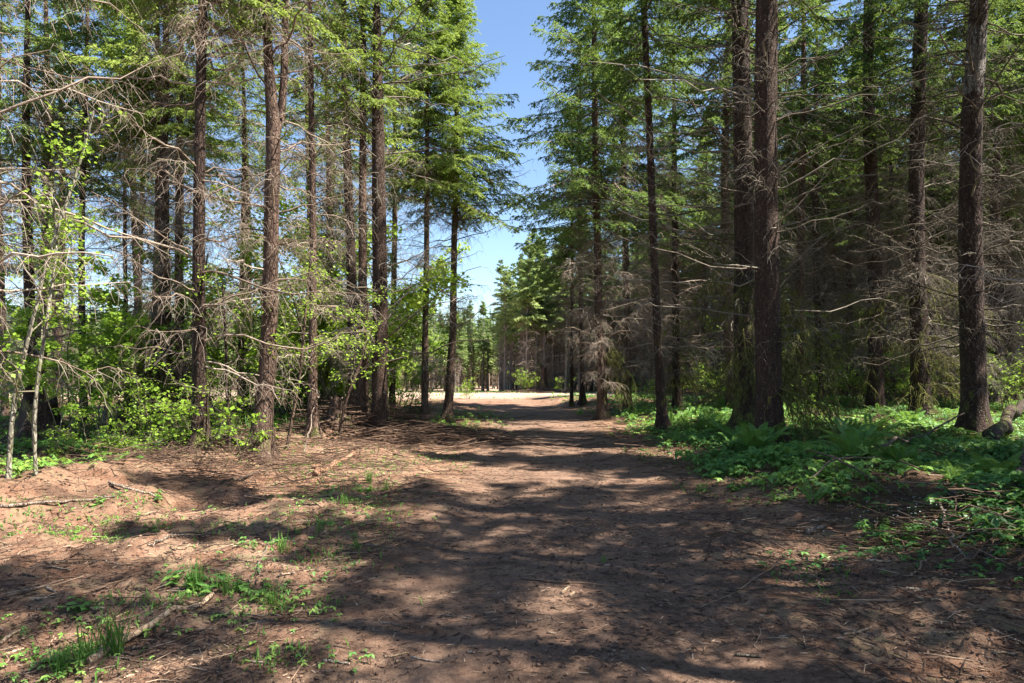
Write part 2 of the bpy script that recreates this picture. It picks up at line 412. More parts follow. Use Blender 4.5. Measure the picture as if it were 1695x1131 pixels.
# ------------------------------------------------------------------ ground
def build_ground():
    def axis(lo, hi, c0, c1, step, grow):
        a = [c0]
        while a[-1] < c1: a.append(a[-1] + step)
        s = step; r = [a[-1]]
        while r[-1] < hi: s *= grow; r.append(r[-1] + s)
        s = step; l = [c0]
        while l[-1] > lo: s *= grow; l.append(l[-1] - s)
        return np.array(l[::-1][:-1] + a + r[1:])
    xs = axis(-600, 600, -6.5, 6.5, 0.035, 1.03)
    ys = axis(-60, 900, 2.4, 14.0, 0.034, 1.016)
    X, Y = np.meshgrid(xs, ys)
    Z = ground_z(X, Y)
    nx, ny = len(xs), len(ys)
    V = np.stack([X, Y, Z], -1).reshape(-1, 3)
    i = np.arange(nx * ny).reshape(ny, nx)
    Q = np.stack([i[:-1, :-1], i[:-1, 1:], i[1:, 1:], i[1:, :-1]], -1).reshape(-1, 4)
    mb = MB(); mb.quads(V, Q, 0, 0.5, True)
    me = mb.mesh('ground', ['soil'])
    d = X - road_x(Y)
    right_edge = 2.0 + 0.4 * fbm(X, Y * 0.8, 61, 2)
    forest = sst(0.2, 1.6, d - right_edge) * 0.95
    lx = -5.4 + 1.9 * (Y - 7.8) / 6.1
    lf = sst(0.0, 1.2, np.minimum(lx, -2.2) - X) * (1 - sst(32, 38, Y))
    forest = np.maximum(forest * (X > 0), lf)
    fieldm = sst(33, 40, Y) * (1 - sst(3, 9, X - 0.05 * (Y - 35)))
    forest = forest * (1 - fieldm)
    green = sst(1.0, 1.8, np.abs(d)) * 0.75 * (1 - sst(20, 30, Y)) + 0.45 * sst(52, 62, Y)
    green = np.maximum(green, 1.0 * np.exp(-((X + 1.9) / 0.9) ** 2 - ((Y - 7.6) / 1.0) ** 2))
    green = np.maximum(green, 0.95 * np.exp(-((X + 1.6) / 0.7) ** 2 - ((Y - 4.9) / 0.6) ** 2))
    green = np.maximum(green, 0.9 * np.exp(-((X + 1.9) / 1.2) ** 2 - ((Y - 21) / 3.5) ** 2))
    road = 1 - sst(1.0, 1.6, np.abs(d))
    colr = np.stack([forest, np.clip(green, 0, 1), road * (1 - sst(26, 34, Y)), fieldm * np.ones_like(road)], -1).astype(np.float32)
    a = me.color_attributes.new('zone', 'FLOAT_COLOR', 'POINT'); a.data.foreach_set('color', colr.ravel())
    g = obj('ground', me); g['kind'] = 'structure'; g['label'] = 'reddish brown dirt track and forest floor'
    return g
build_ground()

# ------------------------------------------------------------------ conifers
def trunk_mesh(rng, axis, rad, H, mats=('bark_brown',), S=16, K=46, flare=0.5, rough=0.05, z0=-0.25):
    t = np.linspace(0, 1, K) ** 1.6
    z = z0 + (H - z0) * t
    ax = axis(z); r = rad(z) * (1 + flare * np.exp(-np.clip(z, -0.1, None) / 0.24))
    ang = np.arange(S) * 2 * PI / S
    n = 1 + rough * 2 * fbm(np.cos(ang)[None] * 2.1 + z[:, None] * 1.9, np.sin(ang)[None] * 2.1 + z[:, None] * 0.4, int(rng.integers(999)), 3)
    ph = rng.uniform(0, 6); n = n + 0.42 * flare * np.exp(-np.clip(z, 0, None) / 0.2)[:, None] * (np.cos(ang[None] * 4 + ph) + 0.5 * np.cos(ang[None] * 3 - ph))
    V = np.stack([ax[:, 0:1] + r[:, None] * n * np.cos(ang), ax[:, 1:2] + r[:, None] * n * np.sin(ang), np.broadcast_to(z[:, None], (K, S))], -1)
    i = np.arange(K * S).reshape(K, S); j = np.roll(i, -1, 1)
    Q = np.stack([i[:-1], j[:-1], j[1:], i[1:]], -1)
    mb = MB(); mb.quads(V, Q, 0, 0.5, True)
    return mb, list(mats)

def deadwork(rng, axis, rad, z0, z1, n, Lr, twigs=16, sub=3, thick=1.0, droop=0.5, tl=0.5, az_bias=None, elr=(-10, 30), mi=0, tdroop=0.7):
    """bare dead limbs with curled hanging twigs"""
    mb = MB()
    zs = np.sort(rng.uniform(z0, z1, n)); az = rng.uniform(0, 2 * PI, n)
    if az_bias is not None: az = az_bias[0] + rng.normal(0, az_bias[1], n)
    b = axis(zs); base = np.column_stack([b[:, 0], b[:, 1], zs])
    L = rng.uniform(Lr[0], Lr[1], n) * rng.choice([0.35, 0.7, 1.0], n, p=[0.25, 0.3, 0.45])
    el = np.radians(rng.uniform(*elr, n)); dr = rng.uniform(0.1, 0.55, n) * droop
    P = limb_paths(rng, base, az, L, el, dr, 9, 0.026, 0.75)
    r0 = thick * (0.006 + 0.006 * L)
    t = np.linspace(0, 1, 9)
    mb.tubes(P, r0[:, None] * (1 - 0.85 * t)[None] + 0.0015, 4, mi, rng.uniform(0.15, 0.85, n))
    if twigs:
        Lr_ = np.repeat(L, twigs)
        Tp, Lt, tt = twig_paths(rng, P, twigs, 0.12, 1.0, lambda t, u: (tl * (1.05 - 0.7 * t) * u), (30, 75), tdroop, 5, 0.07)
        keep = rng.uniform(0, 1, len(Tp)) < 0.8
        Tp = Tp[keep]; Lt = Lt[keep]
        mb.tubes(Tp, np.linspace(0.0042, 0.0018, 5)[None] * thick * np.ones((len(Tp), 1)), 3, mi, rng.uniform(0.1, 1, len(Tp)))
        if sub:
            Sp, Ls, _ = twig_paths(rng, Tp, sub, 0.15, 0.95, lambda t, u: 0.2 * u, (30, 80), 0.7, 3, 0.1)
            mb.tubes(Sp, np.linspace(0.0026, 0.0014, 3)[None] * thick * np.ones((len(Sp), 1)), 3, mi, rng.uniform(0.1, 1, len(Sp)))
    return mb

def crownwork(rng, axis, H, zb, Rmax, n, twigs=22, B=10, bl=0.095, bw=0.0145, droop=0.35, shape=0.8, mi_leaf=0, mi_wood=1, dens_low=1.0, tw_sub=0, full=0.72):
    mb = MB()
    u = np.sort(rng.uniform(0, 1, n) ** dens_low); zs = zb + (H - zb) * u * 0.985
    az = (np.arange(n) * 2.39996 + rng.normal(0, 0.5, n))
    b = axis(zs); base = np.column_stack([b[:, 0], b[:, 1], zs])
    prof = np.minimum(1.0, full + (1 - full) * u / 0.25) * (1 - u) ** shape
    L = Rmax * prof * rng.uniform(0.55, 1.12, n) + 0.12
    el = np.radians(-8 + 55 * u ** 1.6 + rng.normal(0, 7, n)); dr = droop * rng.uniform(0.4, 1.3, n) * (1 - 0.5 * u)
    P = limb_paths(rng, base, az, L, el, dr, 7, 0.015, 0.55)
    t = np.linspace(0, 1, 7)
    mb.tubes(P, (0.005 + 0.007 * L)[:, None] * (1 - 0.85 * t)[None] + 0.001, 3, mi_wood, 0.3)
    # twigs scale with limb length
    N = n
    nt_ = np.clip((twigs * L / Rmax).astype(int) + 4, 4, twigs + 6)
    btone = rng.uniform(0.15, 0.85, n)
    for k in np.unique(nt_):
        s = nt_ == k
        Tp, Lt, tt = twig_paths(rng, P[s], int(k), 0.10, 1.0, lambda t, u2: (0.10 + 0.42 * (1.0 - t) ** 0.8 * np.repeat(np.minimum(L[s], 2.2)[:, None], k, 1) / 1.6) * u2, (38, 68), 0.42, 4, 0.03)
        tn = np.clip(np.repeat(btone[s], k) + rng.normal(0, 0.13, len(Tp)), 0, 1)
        mb.tubes(Tp[:, ::3], np.array([[0.0035, 0.001]]) * np.ones((len(Tp), 1)), 3, mi_wood, 0.25)
        needle_blades(mb, rng, Tp, B, bl, bw, mi_leaf, tn)
        if tw_sub:
            Sp, Ls, _ = twig_paths(rng, Tp, tw_sub, 0.2, 0.9, lambda t, u2: 0.16 * u2, (35, 60), 0.5, 3, 0.03)
            needle_blades(mb, rng, Sp, max(4, B // 2), bl, bw, mi_leaf, np.repeat(tn, tw_sub))
    needle_blades(mb, rng, P, B * 2, bl, bw, mi_leaf, btone, 0.1, 0.35)
    return mb

def straight(rng, wob=0.10):
    a = rng.uniform(0, 6); b = rng.uniform(0, 6)
    return lambda z: np.column_stack([wob * (np.sin(z * 0.35 + a) - math.sin(a)), wob * (np.sin(z * 0.27 + b) - math.sin(b))])

def conifer_parts(root, rng, axis, rad, H, zb, Rmax, barkm, nb, dead, crown, leaf='needles', dmat='deadwood', trunk_kw={}):
    mb, mats = trunk_mesh(rng, axis, rad, H, (barkm,), **trunk_kw)
    obj('trunk', mb.mesh('trunk', mats), root)
    if dead:
        mb = deadwork(rng, axis, rad, **dead)
        ns = 70; zs = rng.uniform(0.6, min(H * 0.7, 10), ns); b = axis(zs)
        P = limb_paths(rng, np.column_stack([b[:, 0], b[:, 1], zs]), rng.uniform(0, 6.28, ns), rad(zs) + rng.uniform(0.02, 0.16, ns), np.radians(rng.uniform(-15, 40, ns)), np.full(ns, 0.1), 4, 0.01)
        mb.tubes(P, np.linspace(0.011, 0.004, 4)[None] * rng.uniform(0.5, 1.3, (ns, 1)), 4, 0, rng.uniform(0.1, 0.9, ns))
        obj('bare_limbwork', mb.mesh('bare_limbwork', [dmat]), root)
    if nb:
        obj('crown', crownwork(rng, axis, H, zb, Rmax, nb, **crown).mesh('crown', [leaf, dmat]), root)

# ---- trees seen one by one; pts = photo pixels (x, y, width) on the trunk from the base up
def seen_tree(name, label, cat, pts, H, zb, Rmax, barkm, nb=90, dead=None, crown={}, leaf='needles', dmat='deadwood', seed=1, group=None, Y=None, flare=0.75, taper_top=0.02, S=16):
    rng = np.random.default_rng(seed)
    bx, by, bw = pts[0]
    p0 = hit(bx, by) if Y is None else px2w(bx, by, Y)
    Yb = p0[1]
    gz = float(ground_z(p0[0], p0[1]))
    W = np.array([px2w(p[0], p[1], Yb) for p in pts]); Rr = np.array([p[2] / 2 / F * Yb for p in pts])
    zz = W[:, 2] - gz; zz[0] = 0
    xx = W[:, 0] - p0[0]
    slope = (xx[-1] - xx[-2]) / max(zz[-1] - zz[-2], 0.1) if len(pts) > 1 else 0
    zz = np.append(zz, [zz[-1] + 3, H + 0.01] if H > zz[-1] + 3 else [H + 0.01])
    e = len(zz) - len(xx)
    xx = np.append(xx, [xx[-1] + slope * 1.5] * e)
    rr = np.append(Rr, [Rr[-1] * 0.75, taper_top] if e == 2 else [taper_top])
    ph = rng.uniform(0, 6)
    fine = np.linspace(0, H, 80)
    xf = np.interp(fine, zz, xx); rf = np.interp(fine, zz, rr)
    ker = np.ones(5) / 5
    xf[2:-2] = np.convolve(xf, ker, 'valid'); rf[2:-2] = np.convolve(rf, ker, 'valid')
    axis = lambda z: np.column_stack([np.interp(z, fine, xf), 0.08 * (np.sin(np.clip(z, 0, None) * 0.5 + ph) - math.sin(ph))])
    rad = lambda z: np.interp(z, fine, rf)
    root = thing(name, label, cat, (p0[0], Yb, gz), group)
    conifer_parts(root, rng, axis, rad, H, zb, Rmax, barkm, nb, dead, crown, leaf, dmat, dict(flare=flare, S=S, K=60))
    return root, axis, rad

D = lambda z0, z1, n, L0, L1, **k: dict(z0=z0, z1=z1, n=n, Lr=(L0, L1), **k)
CT = 'tree'
# left side
rootA, axA, radA = seen_tree('forked_conifer', 'tall reddish conifer with a swept base, its trunk forking in two near the top', CT,
    [(430, 757, 33), (434, 700, 31), (443, 600, 27), (449, 400, 24), (456, 210, 23), (449, 120, 16), (445, 0, 14)], 15, 9.0, 2.0, 'bark_red', 46,
    D(2.5, 9.5, 40, 0.8, 2.4, twigs=16, sub=2), dict(twigs=24, B=13, tw_sub=1), seed=11)
# second leader of the fork
def leader():
    rng = np.random.default_rng(5); Yb = rootA.location[1]
    q = [px2w(x, y, Yb) - np.array(rootA.location) for x, y in ((456, 225), (465, 190), (470, 120), (472, 0))]
    q.append(q[-1] + np.array([0.1, 0, 5.0])); q = np.array(q)
    zf = np.linspace(q[0, 2], q[-1, 2], 24)
    P = np.column_stack([np.interp(zf, q[:, 2], q[:, 0]), np.full(24, 0.02), zf])[None]
    mb = MB(); mb.tubes(P, np.interp(zf, [q[0, 2], q[1, 2], q[-1, 2]], [0.055, 0.065, 0.015])[None], 12, 0, 0.5)
    obj('leader', mb.mesh('leader', ['bark_red']), rootA)
leader()
seen_tree('straight_conifer', 'straight slender-topped conifer standing in the brush pile at the left edge of the track', CT,
    [(628, 729, 31), (628, 690, 27), (630, 560, 25), (630, 400, 24), (628, 200, 20), (627, 90, 15), (624, 0, 13)], 14, 8.7, 1.9, 'bark_purple', 36,
    D(1.6, 8.8, 70, 1.2, 3.4, twigs=8, sub=2, thick=0.85, droop=0.35, elr=(5, 42)), dict(twigs=24, B=13, tw_sub=1), dmat='deadwood_dark', seed=12)
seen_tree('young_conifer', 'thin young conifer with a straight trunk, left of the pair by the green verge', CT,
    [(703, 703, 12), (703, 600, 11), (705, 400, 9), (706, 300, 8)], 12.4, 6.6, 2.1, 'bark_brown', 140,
    D(1.2, 7.5, 60, 0.6, 2.0, twigs=14, sub=2), dict(twigs=26, B=15, tw_sub=1, bw=0.014, full=0.92), leaf='needles_sunlit', seed=13, S=10)
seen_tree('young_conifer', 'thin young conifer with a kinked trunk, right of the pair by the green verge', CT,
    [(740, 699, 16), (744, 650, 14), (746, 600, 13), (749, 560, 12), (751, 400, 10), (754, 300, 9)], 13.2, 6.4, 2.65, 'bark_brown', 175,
    D(2.6, 7.5, 60, 0.8, 2.3, twigs=14, sub=2), dict(twigs=26, B=15, tw_sub=1, bw=0.014, full=0.92), leaf='needles_sunlit', seed=14, S=10)
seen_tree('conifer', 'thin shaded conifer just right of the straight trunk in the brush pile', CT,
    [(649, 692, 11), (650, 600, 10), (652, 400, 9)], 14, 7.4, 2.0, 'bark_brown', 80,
    D(2.0, 8, 40, 0.6, 2.0, twigs=14, sub=2), dict(twigs=24, B=14), leaf='needles_sunlit', seed=15, S=10)
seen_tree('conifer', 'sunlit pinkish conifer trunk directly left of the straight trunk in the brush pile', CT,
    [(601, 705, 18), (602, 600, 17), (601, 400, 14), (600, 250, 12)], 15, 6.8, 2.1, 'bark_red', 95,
    D(1.8, 8, 45, 0.6, 2.0, twigs=14, sub=2), dict(twigs=24, B=14), leaf='needles_sunlit', seed=16, S=12)
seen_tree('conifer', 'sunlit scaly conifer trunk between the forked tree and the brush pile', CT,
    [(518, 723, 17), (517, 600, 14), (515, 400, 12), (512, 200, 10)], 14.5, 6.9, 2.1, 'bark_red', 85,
    D(1.4, 8, 36, 0.7, 2.0, twigs=14, sub=2), dict(twigs=24, B=14), leaf='needles_sunlit', seed=17, S=12)
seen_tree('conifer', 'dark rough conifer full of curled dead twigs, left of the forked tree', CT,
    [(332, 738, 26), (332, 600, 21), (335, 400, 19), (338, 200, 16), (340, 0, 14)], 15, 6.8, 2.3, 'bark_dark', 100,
    D(1.2, 9, 75, 1.0, 2.7, twigs=18, sub=3, tdroop=0.9), dict(twigs=26, B=15, tw_sub=1), leaf='needles_sunlit', seed=18)
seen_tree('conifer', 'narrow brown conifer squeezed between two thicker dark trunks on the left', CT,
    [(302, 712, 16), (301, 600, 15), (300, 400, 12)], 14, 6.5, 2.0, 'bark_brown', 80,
    D(1.5, 8, 60, 0.8, 2.2, twigs=16, sub=3), dict(twigs=26, B=15, tw_sub=1), leaf='needles_sunlit', seed=19, S=12)
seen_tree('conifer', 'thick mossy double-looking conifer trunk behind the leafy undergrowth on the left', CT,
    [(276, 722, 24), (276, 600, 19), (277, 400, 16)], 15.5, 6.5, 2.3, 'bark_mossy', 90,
    D(0.8, 8, 60, 0.7, 2.2, twigs=16, sub=3), dict(twigs=26, B=15, tw_sub=1), leaf='needles_sunlit', seed=20)
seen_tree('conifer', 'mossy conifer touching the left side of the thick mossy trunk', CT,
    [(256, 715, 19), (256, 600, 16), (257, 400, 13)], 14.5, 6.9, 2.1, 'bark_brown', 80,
    D(0.8, 8, 50, 0.7, 2.0, twigs=14, sub=3), dict(twigs=26, B=15, tw_sub=1), leaf='needles_sunlit', seed=21, S=12)
seen_tree('conifer', 'slim near-black conifer standing alone against blue sky on the left', CT,
    [(139, 708, 13), (139, 600, 11), (141, 400, 9), (143, 250, 8)], 13.5, 6.2, 2.3, 'bark_dark', 100,
    D(2.0, 7.5, 50, 0.8, 2.0, twigs=14, sub=2), dict(twigs=26, B=15, tw_sub=1), seed=22, S=10)
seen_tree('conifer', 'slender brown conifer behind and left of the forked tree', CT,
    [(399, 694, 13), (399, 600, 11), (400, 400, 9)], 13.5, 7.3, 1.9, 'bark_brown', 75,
    D(1.6, 8, 60, 0.7, 2.2, twigs=16, sub=3), dict(twigs=22, B=13), leaf='needles_sunlit', seed=23, S=10)
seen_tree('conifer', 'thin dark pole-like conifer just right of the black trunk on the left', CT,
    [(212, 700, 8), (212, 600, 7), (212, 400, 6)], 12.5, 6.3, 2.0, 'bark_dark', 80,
    D(2.0, 7, 40, 0.6, 1.8, twigs=12, sub=2), dict(twigs=22, B=13), leaf='needles_sunlit', seed=24, S=8)
seen_tree('conifer', 'dark conifer rising right behind the broken stump at the far left', CT,
    [(48, 712, 20), (50, 600, 18), (50, 400, 15)], 14, 6.6, 2.4, 'bark_dark', 90,
    D(1.5, 8, 60, 0.8, 2.6, twigs=18, sub=3), dict(twigs=22, B=13), seed=25)
# nearer trees left of the frame whose limbs reach into it
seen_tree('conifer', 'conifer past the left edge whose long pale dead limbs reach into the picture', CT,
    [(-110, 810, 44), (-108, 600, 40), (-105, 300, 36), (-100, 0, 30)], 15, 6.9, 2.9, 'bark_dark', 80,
    D(1.2, 7.5, 30, 1.6, 3.0, twigs=18, sub=3, tdroop=0.9, az_bias=(0.3, 0.8)), dict(twigs=22, B=13), leaf='needles_sunlit', seed=26)

# right side
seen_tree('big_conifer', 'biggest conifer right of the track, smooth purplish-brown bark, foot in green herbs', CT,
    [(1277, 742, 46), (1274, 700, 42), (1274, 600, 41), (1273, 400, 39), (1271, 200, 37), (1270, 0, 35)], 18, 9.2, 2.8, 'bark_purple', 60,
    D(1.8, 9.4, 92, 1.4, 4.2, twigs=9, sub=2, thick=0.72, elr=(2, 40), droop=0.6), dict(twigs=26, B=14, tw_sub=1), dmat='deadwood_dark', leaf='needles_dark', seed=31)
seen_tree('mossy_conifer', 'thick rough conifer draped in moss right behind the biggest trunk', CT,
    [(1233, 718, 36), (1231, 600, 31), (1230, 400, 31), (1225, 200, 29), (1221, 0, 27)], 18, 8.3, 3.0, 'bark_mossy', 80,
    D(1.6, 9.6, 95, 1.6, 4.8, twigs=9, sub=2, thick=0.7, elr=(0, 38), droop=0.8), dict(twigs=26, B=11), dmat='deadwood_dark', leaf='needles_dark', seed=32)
seen_tree('bent_conifer', 'slim leaning conifer with a bowed foot in the ground cover right of the track', CT,
    [(1097, 714, 19), (1092, 640, 15), (1087, 560, 14), (1080, 400, 13), (1074, 200, 11), (1066, 0, 10)], 16, 8.0, 2.5, 'bark_purple', 90,
    D(1.8, 8.5, 60, 0.8, 2.6, twigs=12, sub=2, thick=.9), dict(twigs=26, B=15, tw_sub=1), seed=33, S=12)
seen_tree('conifer', 'conifer at the right edge of the track with a yellow-green mossy bough hanging low', CT,
    [(998, 694, 18), (996, 640, 16), (991, 500, 13), (986, 300, 11), (984, 170, 10)], 15.5, 6.0, 3.6, 'bark_red', 160,
    D(1.3, 7.5, 130, 0.8, 2.5, twigs=18, sub=3), dict(twigs=30, B=14, tw_sub=2, bw=0.015), seed=34, S=12)
seen_tree('conifer', 'brown conifer with a spray of bleached dead twigs at head height, between two slimmer trunks', CT,
    [(1039, 684, 13), (1038, 600, 12), (1034, 400, 10), (1030, 200, 9)], 15, 6.4, 2.6, 'bark_brown', 120,
    D(1.4, 8.0, 130, 0.8, 2.5, twigs=18, sub=3), dict(twigs=28, B=14, tw_sub=1, bw=0.015), seed=35, S=12)
seen_tree('conifer', 'dark conifer in the shade midway between the bowed trunk and the mossy one', CT,
    [(1121, 678, 14), (1119, 600, 12), (1116, 400, 11)], 16, 7.0, 2.6, 'bark_dark', 110,
    D(1.3, 8.5, 140, 0.8, 2.6, twigs=16, sub=3), dict(twigs=26, B=14, tw_sub=1), leaf='needles', seed=36, S=12)
seen_tree('conifer', 'thin dark conifer where the track bends away, second trunk in from the opening', CT,
    [(964, 668, 9), (963, 600, 8), (961, 400, 7)], 14.5, 6.0, 2.4, 'bark_dark', 80,
    D(1.5, 8, 60, 0.7, 2.0, twigs=14, sub=2), dict(twigs=28, B=14, tw_sub=1, bw=0.015), seed=37, S=10)
seen_tree('conifer', 'thinnest conifer at the very edge of the opening, its boughs crossing the sky', CT,
    [(946, 672, 6), (946, 600, 6), (947, 400, 5)], 12.5, 5.0, 3.0, 'bark_dark', 95,
    D(2.0, 6, 40, 0.7, 1.8, twigs=14, sub=2), dict(twigs=30, B=14, tw_sub=2, bw=0.015), seed=38, S=8)
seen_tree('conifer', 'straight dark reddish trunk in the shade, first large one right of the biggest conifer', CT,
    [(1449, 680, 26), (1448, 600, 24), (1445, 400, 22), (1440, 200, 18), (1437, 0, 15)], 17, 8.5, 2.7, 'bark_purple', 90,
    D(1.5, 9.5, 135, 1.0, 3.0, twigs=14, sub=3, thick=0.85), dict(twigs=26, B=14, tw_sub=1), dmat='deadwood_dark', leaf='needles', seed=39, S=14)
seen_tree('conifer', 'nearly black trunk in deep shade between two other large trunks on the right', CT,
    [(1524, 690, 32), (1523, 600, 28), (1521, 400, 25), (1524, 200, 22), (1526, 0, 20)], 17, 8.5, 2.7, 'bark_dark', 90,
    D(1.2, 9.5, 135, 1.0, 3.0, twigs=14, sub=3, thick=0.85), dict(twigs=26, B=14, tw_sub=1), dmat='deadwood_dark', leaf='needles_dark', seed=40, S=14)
seen_tree('conifer', 'large rightmost trunk with a pale lichen patch near the top of the picture', CT,
    [(1615, 722, 42), (1614, 640, 37), (1613, 400, 35), (1612, 200, 31), (1620, 0, 27)], 17.5, 9.3, 2.8, 'bark_patch', 80,
    D(1.6, 9.8, 110, 1.2, 3.8, twigs=11, sub=2, thick=0.8), dict(twigs=26, B=14, tw_sub=1), dmat='deadwood_dark', leaf='needles_dark', seed=41)
seen_tree('conifer', 'slim dark trunk right of the lichen-patched one at the right edge', CT,
    [(1675, 668, 17), (1674, 600, 16), (1670, 300, 14)], 16, 7.5, 2.6, 'bark_dark', 90,
    D(1.0, 9, 90, 1.0, 2.8, twigs=14, sub=2), dict(twigs=26, B=14, tw_sub=1), dmat='deadwood_dark', leaf='needles', seed=42, S=12)
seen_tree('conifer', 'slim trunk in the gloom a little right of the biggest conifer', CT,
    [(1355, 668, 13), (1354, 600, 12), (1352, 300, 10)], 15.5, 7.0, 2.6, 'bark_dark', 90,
    D(1.0, 8.5, 90, 1.0, 2.6, twigs=14, sub=2), dict(twigs=26, B=14, tw_sub=1), dmat='deadwood_dark', seed=43, S=12)

# ---- prototypes copied for the unnumbered trees
def proto(seed, H, zb, Rmax, r0, barkm, nb, dead, crown, leaf, dmat, S=9, K=22):
    rng = np.random.default_rng(seed); ax = straight(rng)
    rad = lambda z: r0 * np.clip(1 - np.clip(z, 0, None) / H, 0.06, 1) ** 0.8
    root = thing('conifer', 'x', CT, (0, 0, 0))
    conifer_parts(root, rng, ax, rad, H, zb, Rmax, barkm, nb, dead, crown, leaf, dmat, dict(S=S, K=K))
    return root

used = set()
def place(src, *a, **k):
    if src.name not in used:
        used.add(src.name)
        loc, rz, sc, label, group = a
        src.location = loc; src.rotation_euler = (0, 0, rz); src.scale = (sc,) * 3
        src['label'] = label; src['group'] = group
        return src
    loc, rz, sc, label, group = a
    return copy_tree(src, loc, rz, sc, label, group)

wood = [proto(100 + i, 16.5 + i * 0.4, 7.6 + 0.35 * i, 2.5, 0.16 + 0.012 * i, ['bark_dark', 'bark_brown', 'bark_purple', 'bark_brown'][i % 4], 130,
              D(0.7, 10, 115, 0.8, 2.6, twigs=14, sub=3, thick=0.9), dict(twigs=24, B=13, bl=0.12, bw=0.02), 'needles' if i % 2 else 'needles_dark', 'deadwood_dark')
        for i in range(5)]
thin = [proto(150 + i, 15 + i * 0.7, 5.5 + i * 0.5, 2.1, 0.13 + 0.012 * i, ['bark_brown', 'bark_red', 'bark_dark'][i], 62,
              D(1.0, 8.5, 62, 0.7, 2.3, twigs=14, sub=3), dict(twigs=18, B=11, bl=0.11, bw=0.017), 'needles_sunlit', 'deadwood') for i in range(3)]
rg = random.Random(7)
occupied = [(o.location[0], o.location[1]) for o in COL.objects if o.type == 'EMPTY']
def free(x, y, r):
    for a, b in occupied:
        if (a - x) ** 2 + (b - y) ** 2 < r * r: return False
    return True
# right-hand wood
n = 0
tries = 0
while n < 118 and tries < 9000:
    tries += 1
    Y = 13 + 44 * rg.random() ** 0.85; x = rg.uniform(3.2, 0.82 * Y + 2)
    edge = 3.6 + max(0, (Y - 24)) * 0.11 - (0.9 if Y > 22 else 0)
    if Y > 21: edge = 6.4 + (Y - 21) * 0.1 + 4.6 * (27 < Y < 43)
    if x < edge + (2.4 if Y < 22 else 0): continue
    if Y < 20.5: continue
    if not free(x, Y, 2.5 if Y < 32 else 2.1): continue
    occupied.append((x, Y)); n += 1
    near = Y < 30
    lab = 'shaded conifer standing in the right-hand wood behind the big front trunks' if near else 'far slim conifer deep in the right-hand wood'
    place(wood[rg.randrange(5)], (x, Y, float(ground_z(x, Y))), rg.uniform(0, 6.28), rg.uniform(0.85, 1.1), lab, 'conifers in the right-hand wood' if near else 'conifers deep in the right-hand wood')
# left strip of trees
n = 0; tries = 0
while n < 13 and tries < 4000:
    tries += 1
    Y = rg.uniform(17, 27); x = rg.uniform(-0.8 * Y, -3.6)
    if Y > 22 and x > -4.6 - (Y - 22) * 0.25: continue
    if not free(x, Y, 2.3): continue
    occupied.append((x, Y)); n += 1
    place(thin[rg.randrange(3)], (x, Y, float(ground_z(x, Y))), rg.uniform(0, 6.28), rg.uniform(0.85, 1.1), 'slim conifer in the back rows of the left-hand strip of trees', 'conifers in the left-hand strip of trees')
# trees right of and behind the camera that shade the track
for x, y, s, k in [(5.2, 0.6, 0.85, 0), (5.6, -2.6, 0.85, 1), (8.2, -3.4, 1.0, 0), (9.6, 6.9, 1.0, 1), (11.2, -1.2, 1.0, 2),
                   (9.0, 9.6, 1.0, 3), (11.6, 9.0, 1.05, 4), (11.4, 12.2, 1.0, 3), (13.6, 7.0, 1.1, 4), (14.0, 11.2, 1.05, 3), (13.0, 4.4, 1.1, 1), (3.9, -5.0, 0.8, 0), (4.4, -1.6, 0.8, 2), (9.8, -5.0, 1.0, 1), (4.9, 4.5, 0.95, 0), (7.7, 6.0, 1.2, 2), (7.4, 3.5, 1.2, 0), (4.7, 2.5, 0.95, 1), (5.7, 6.0, 1.05, 2), (4.5, 0.9, 0.9, 2)]:
    src = thin[k] if k < 3 else wood[k - 2]
    place(src, (x, y, float(ground_z(x, y))), rg.uniform(0, 6.28), s, 'conifer right of the photographer whose shadow falls across the track', 'conifers right of the photographer')

# ---- young plantation beyond the field
far = [proto(200 + i, 12 + 0.6 * i, 5.4 + 0.3 * i, 1.9, 0.12, ['bark_grey', 'bark_pale', 'bark_pale', 'bark_grey'][i], 64,
             D(0.8, 6.5, 90, 0.4, 1.3, twigs=6, sub=0, thick=1.8), dict(twigs=16, B=11, bl=0.22, bw=0.026), 'needles_far', 'deadwood', 7, 12) for i in range(4)]
def far_row(pts, lab, grp, hs=1.0, jit=1.0):
    for (x, y) in pts:
        z = float(ground_z(x, y))
        place(far[rg.randrange(4)], (x, y, z), rg.uniform(0, 6.28), rg.uniform(0.84, 1.08) * hs, lab, grp)
pts = []
for k in range(60):   # stand straight ahead
    Y = 60 + rg.uniform(0, 14); x = (rg.uniform(826, 1110) - 847.5) / F * Y
    pts.append((x, Y))
far_row(pts, 'pale-trunked conifer in the stand straight ahead beyond the field', 'conifers straight ahead beyond the field', 1.12)
pts = []
for k in range(34):
    Y = 84 + rg.uniform(0, 26); x = (rg.uniform(640, 850) - 847.5) / F * Y
    pts.append((x, Y))
far_row(pts, 'pale distant conifer left of the stand straight ahead, beyond the field', 'distant conifers beyond the field', 0.9)
pts = []
for k in range(26):
    Y = 72 + rg.uniform(0, 34); x = (rg.uniform(-60, 640) - 847.5) / F * Y
    pts.append((x, Y))
far_row(pts, 'distant conifer across the field seen between the left-hand trunks', 'distant conifers across the field on the left', 0.72)

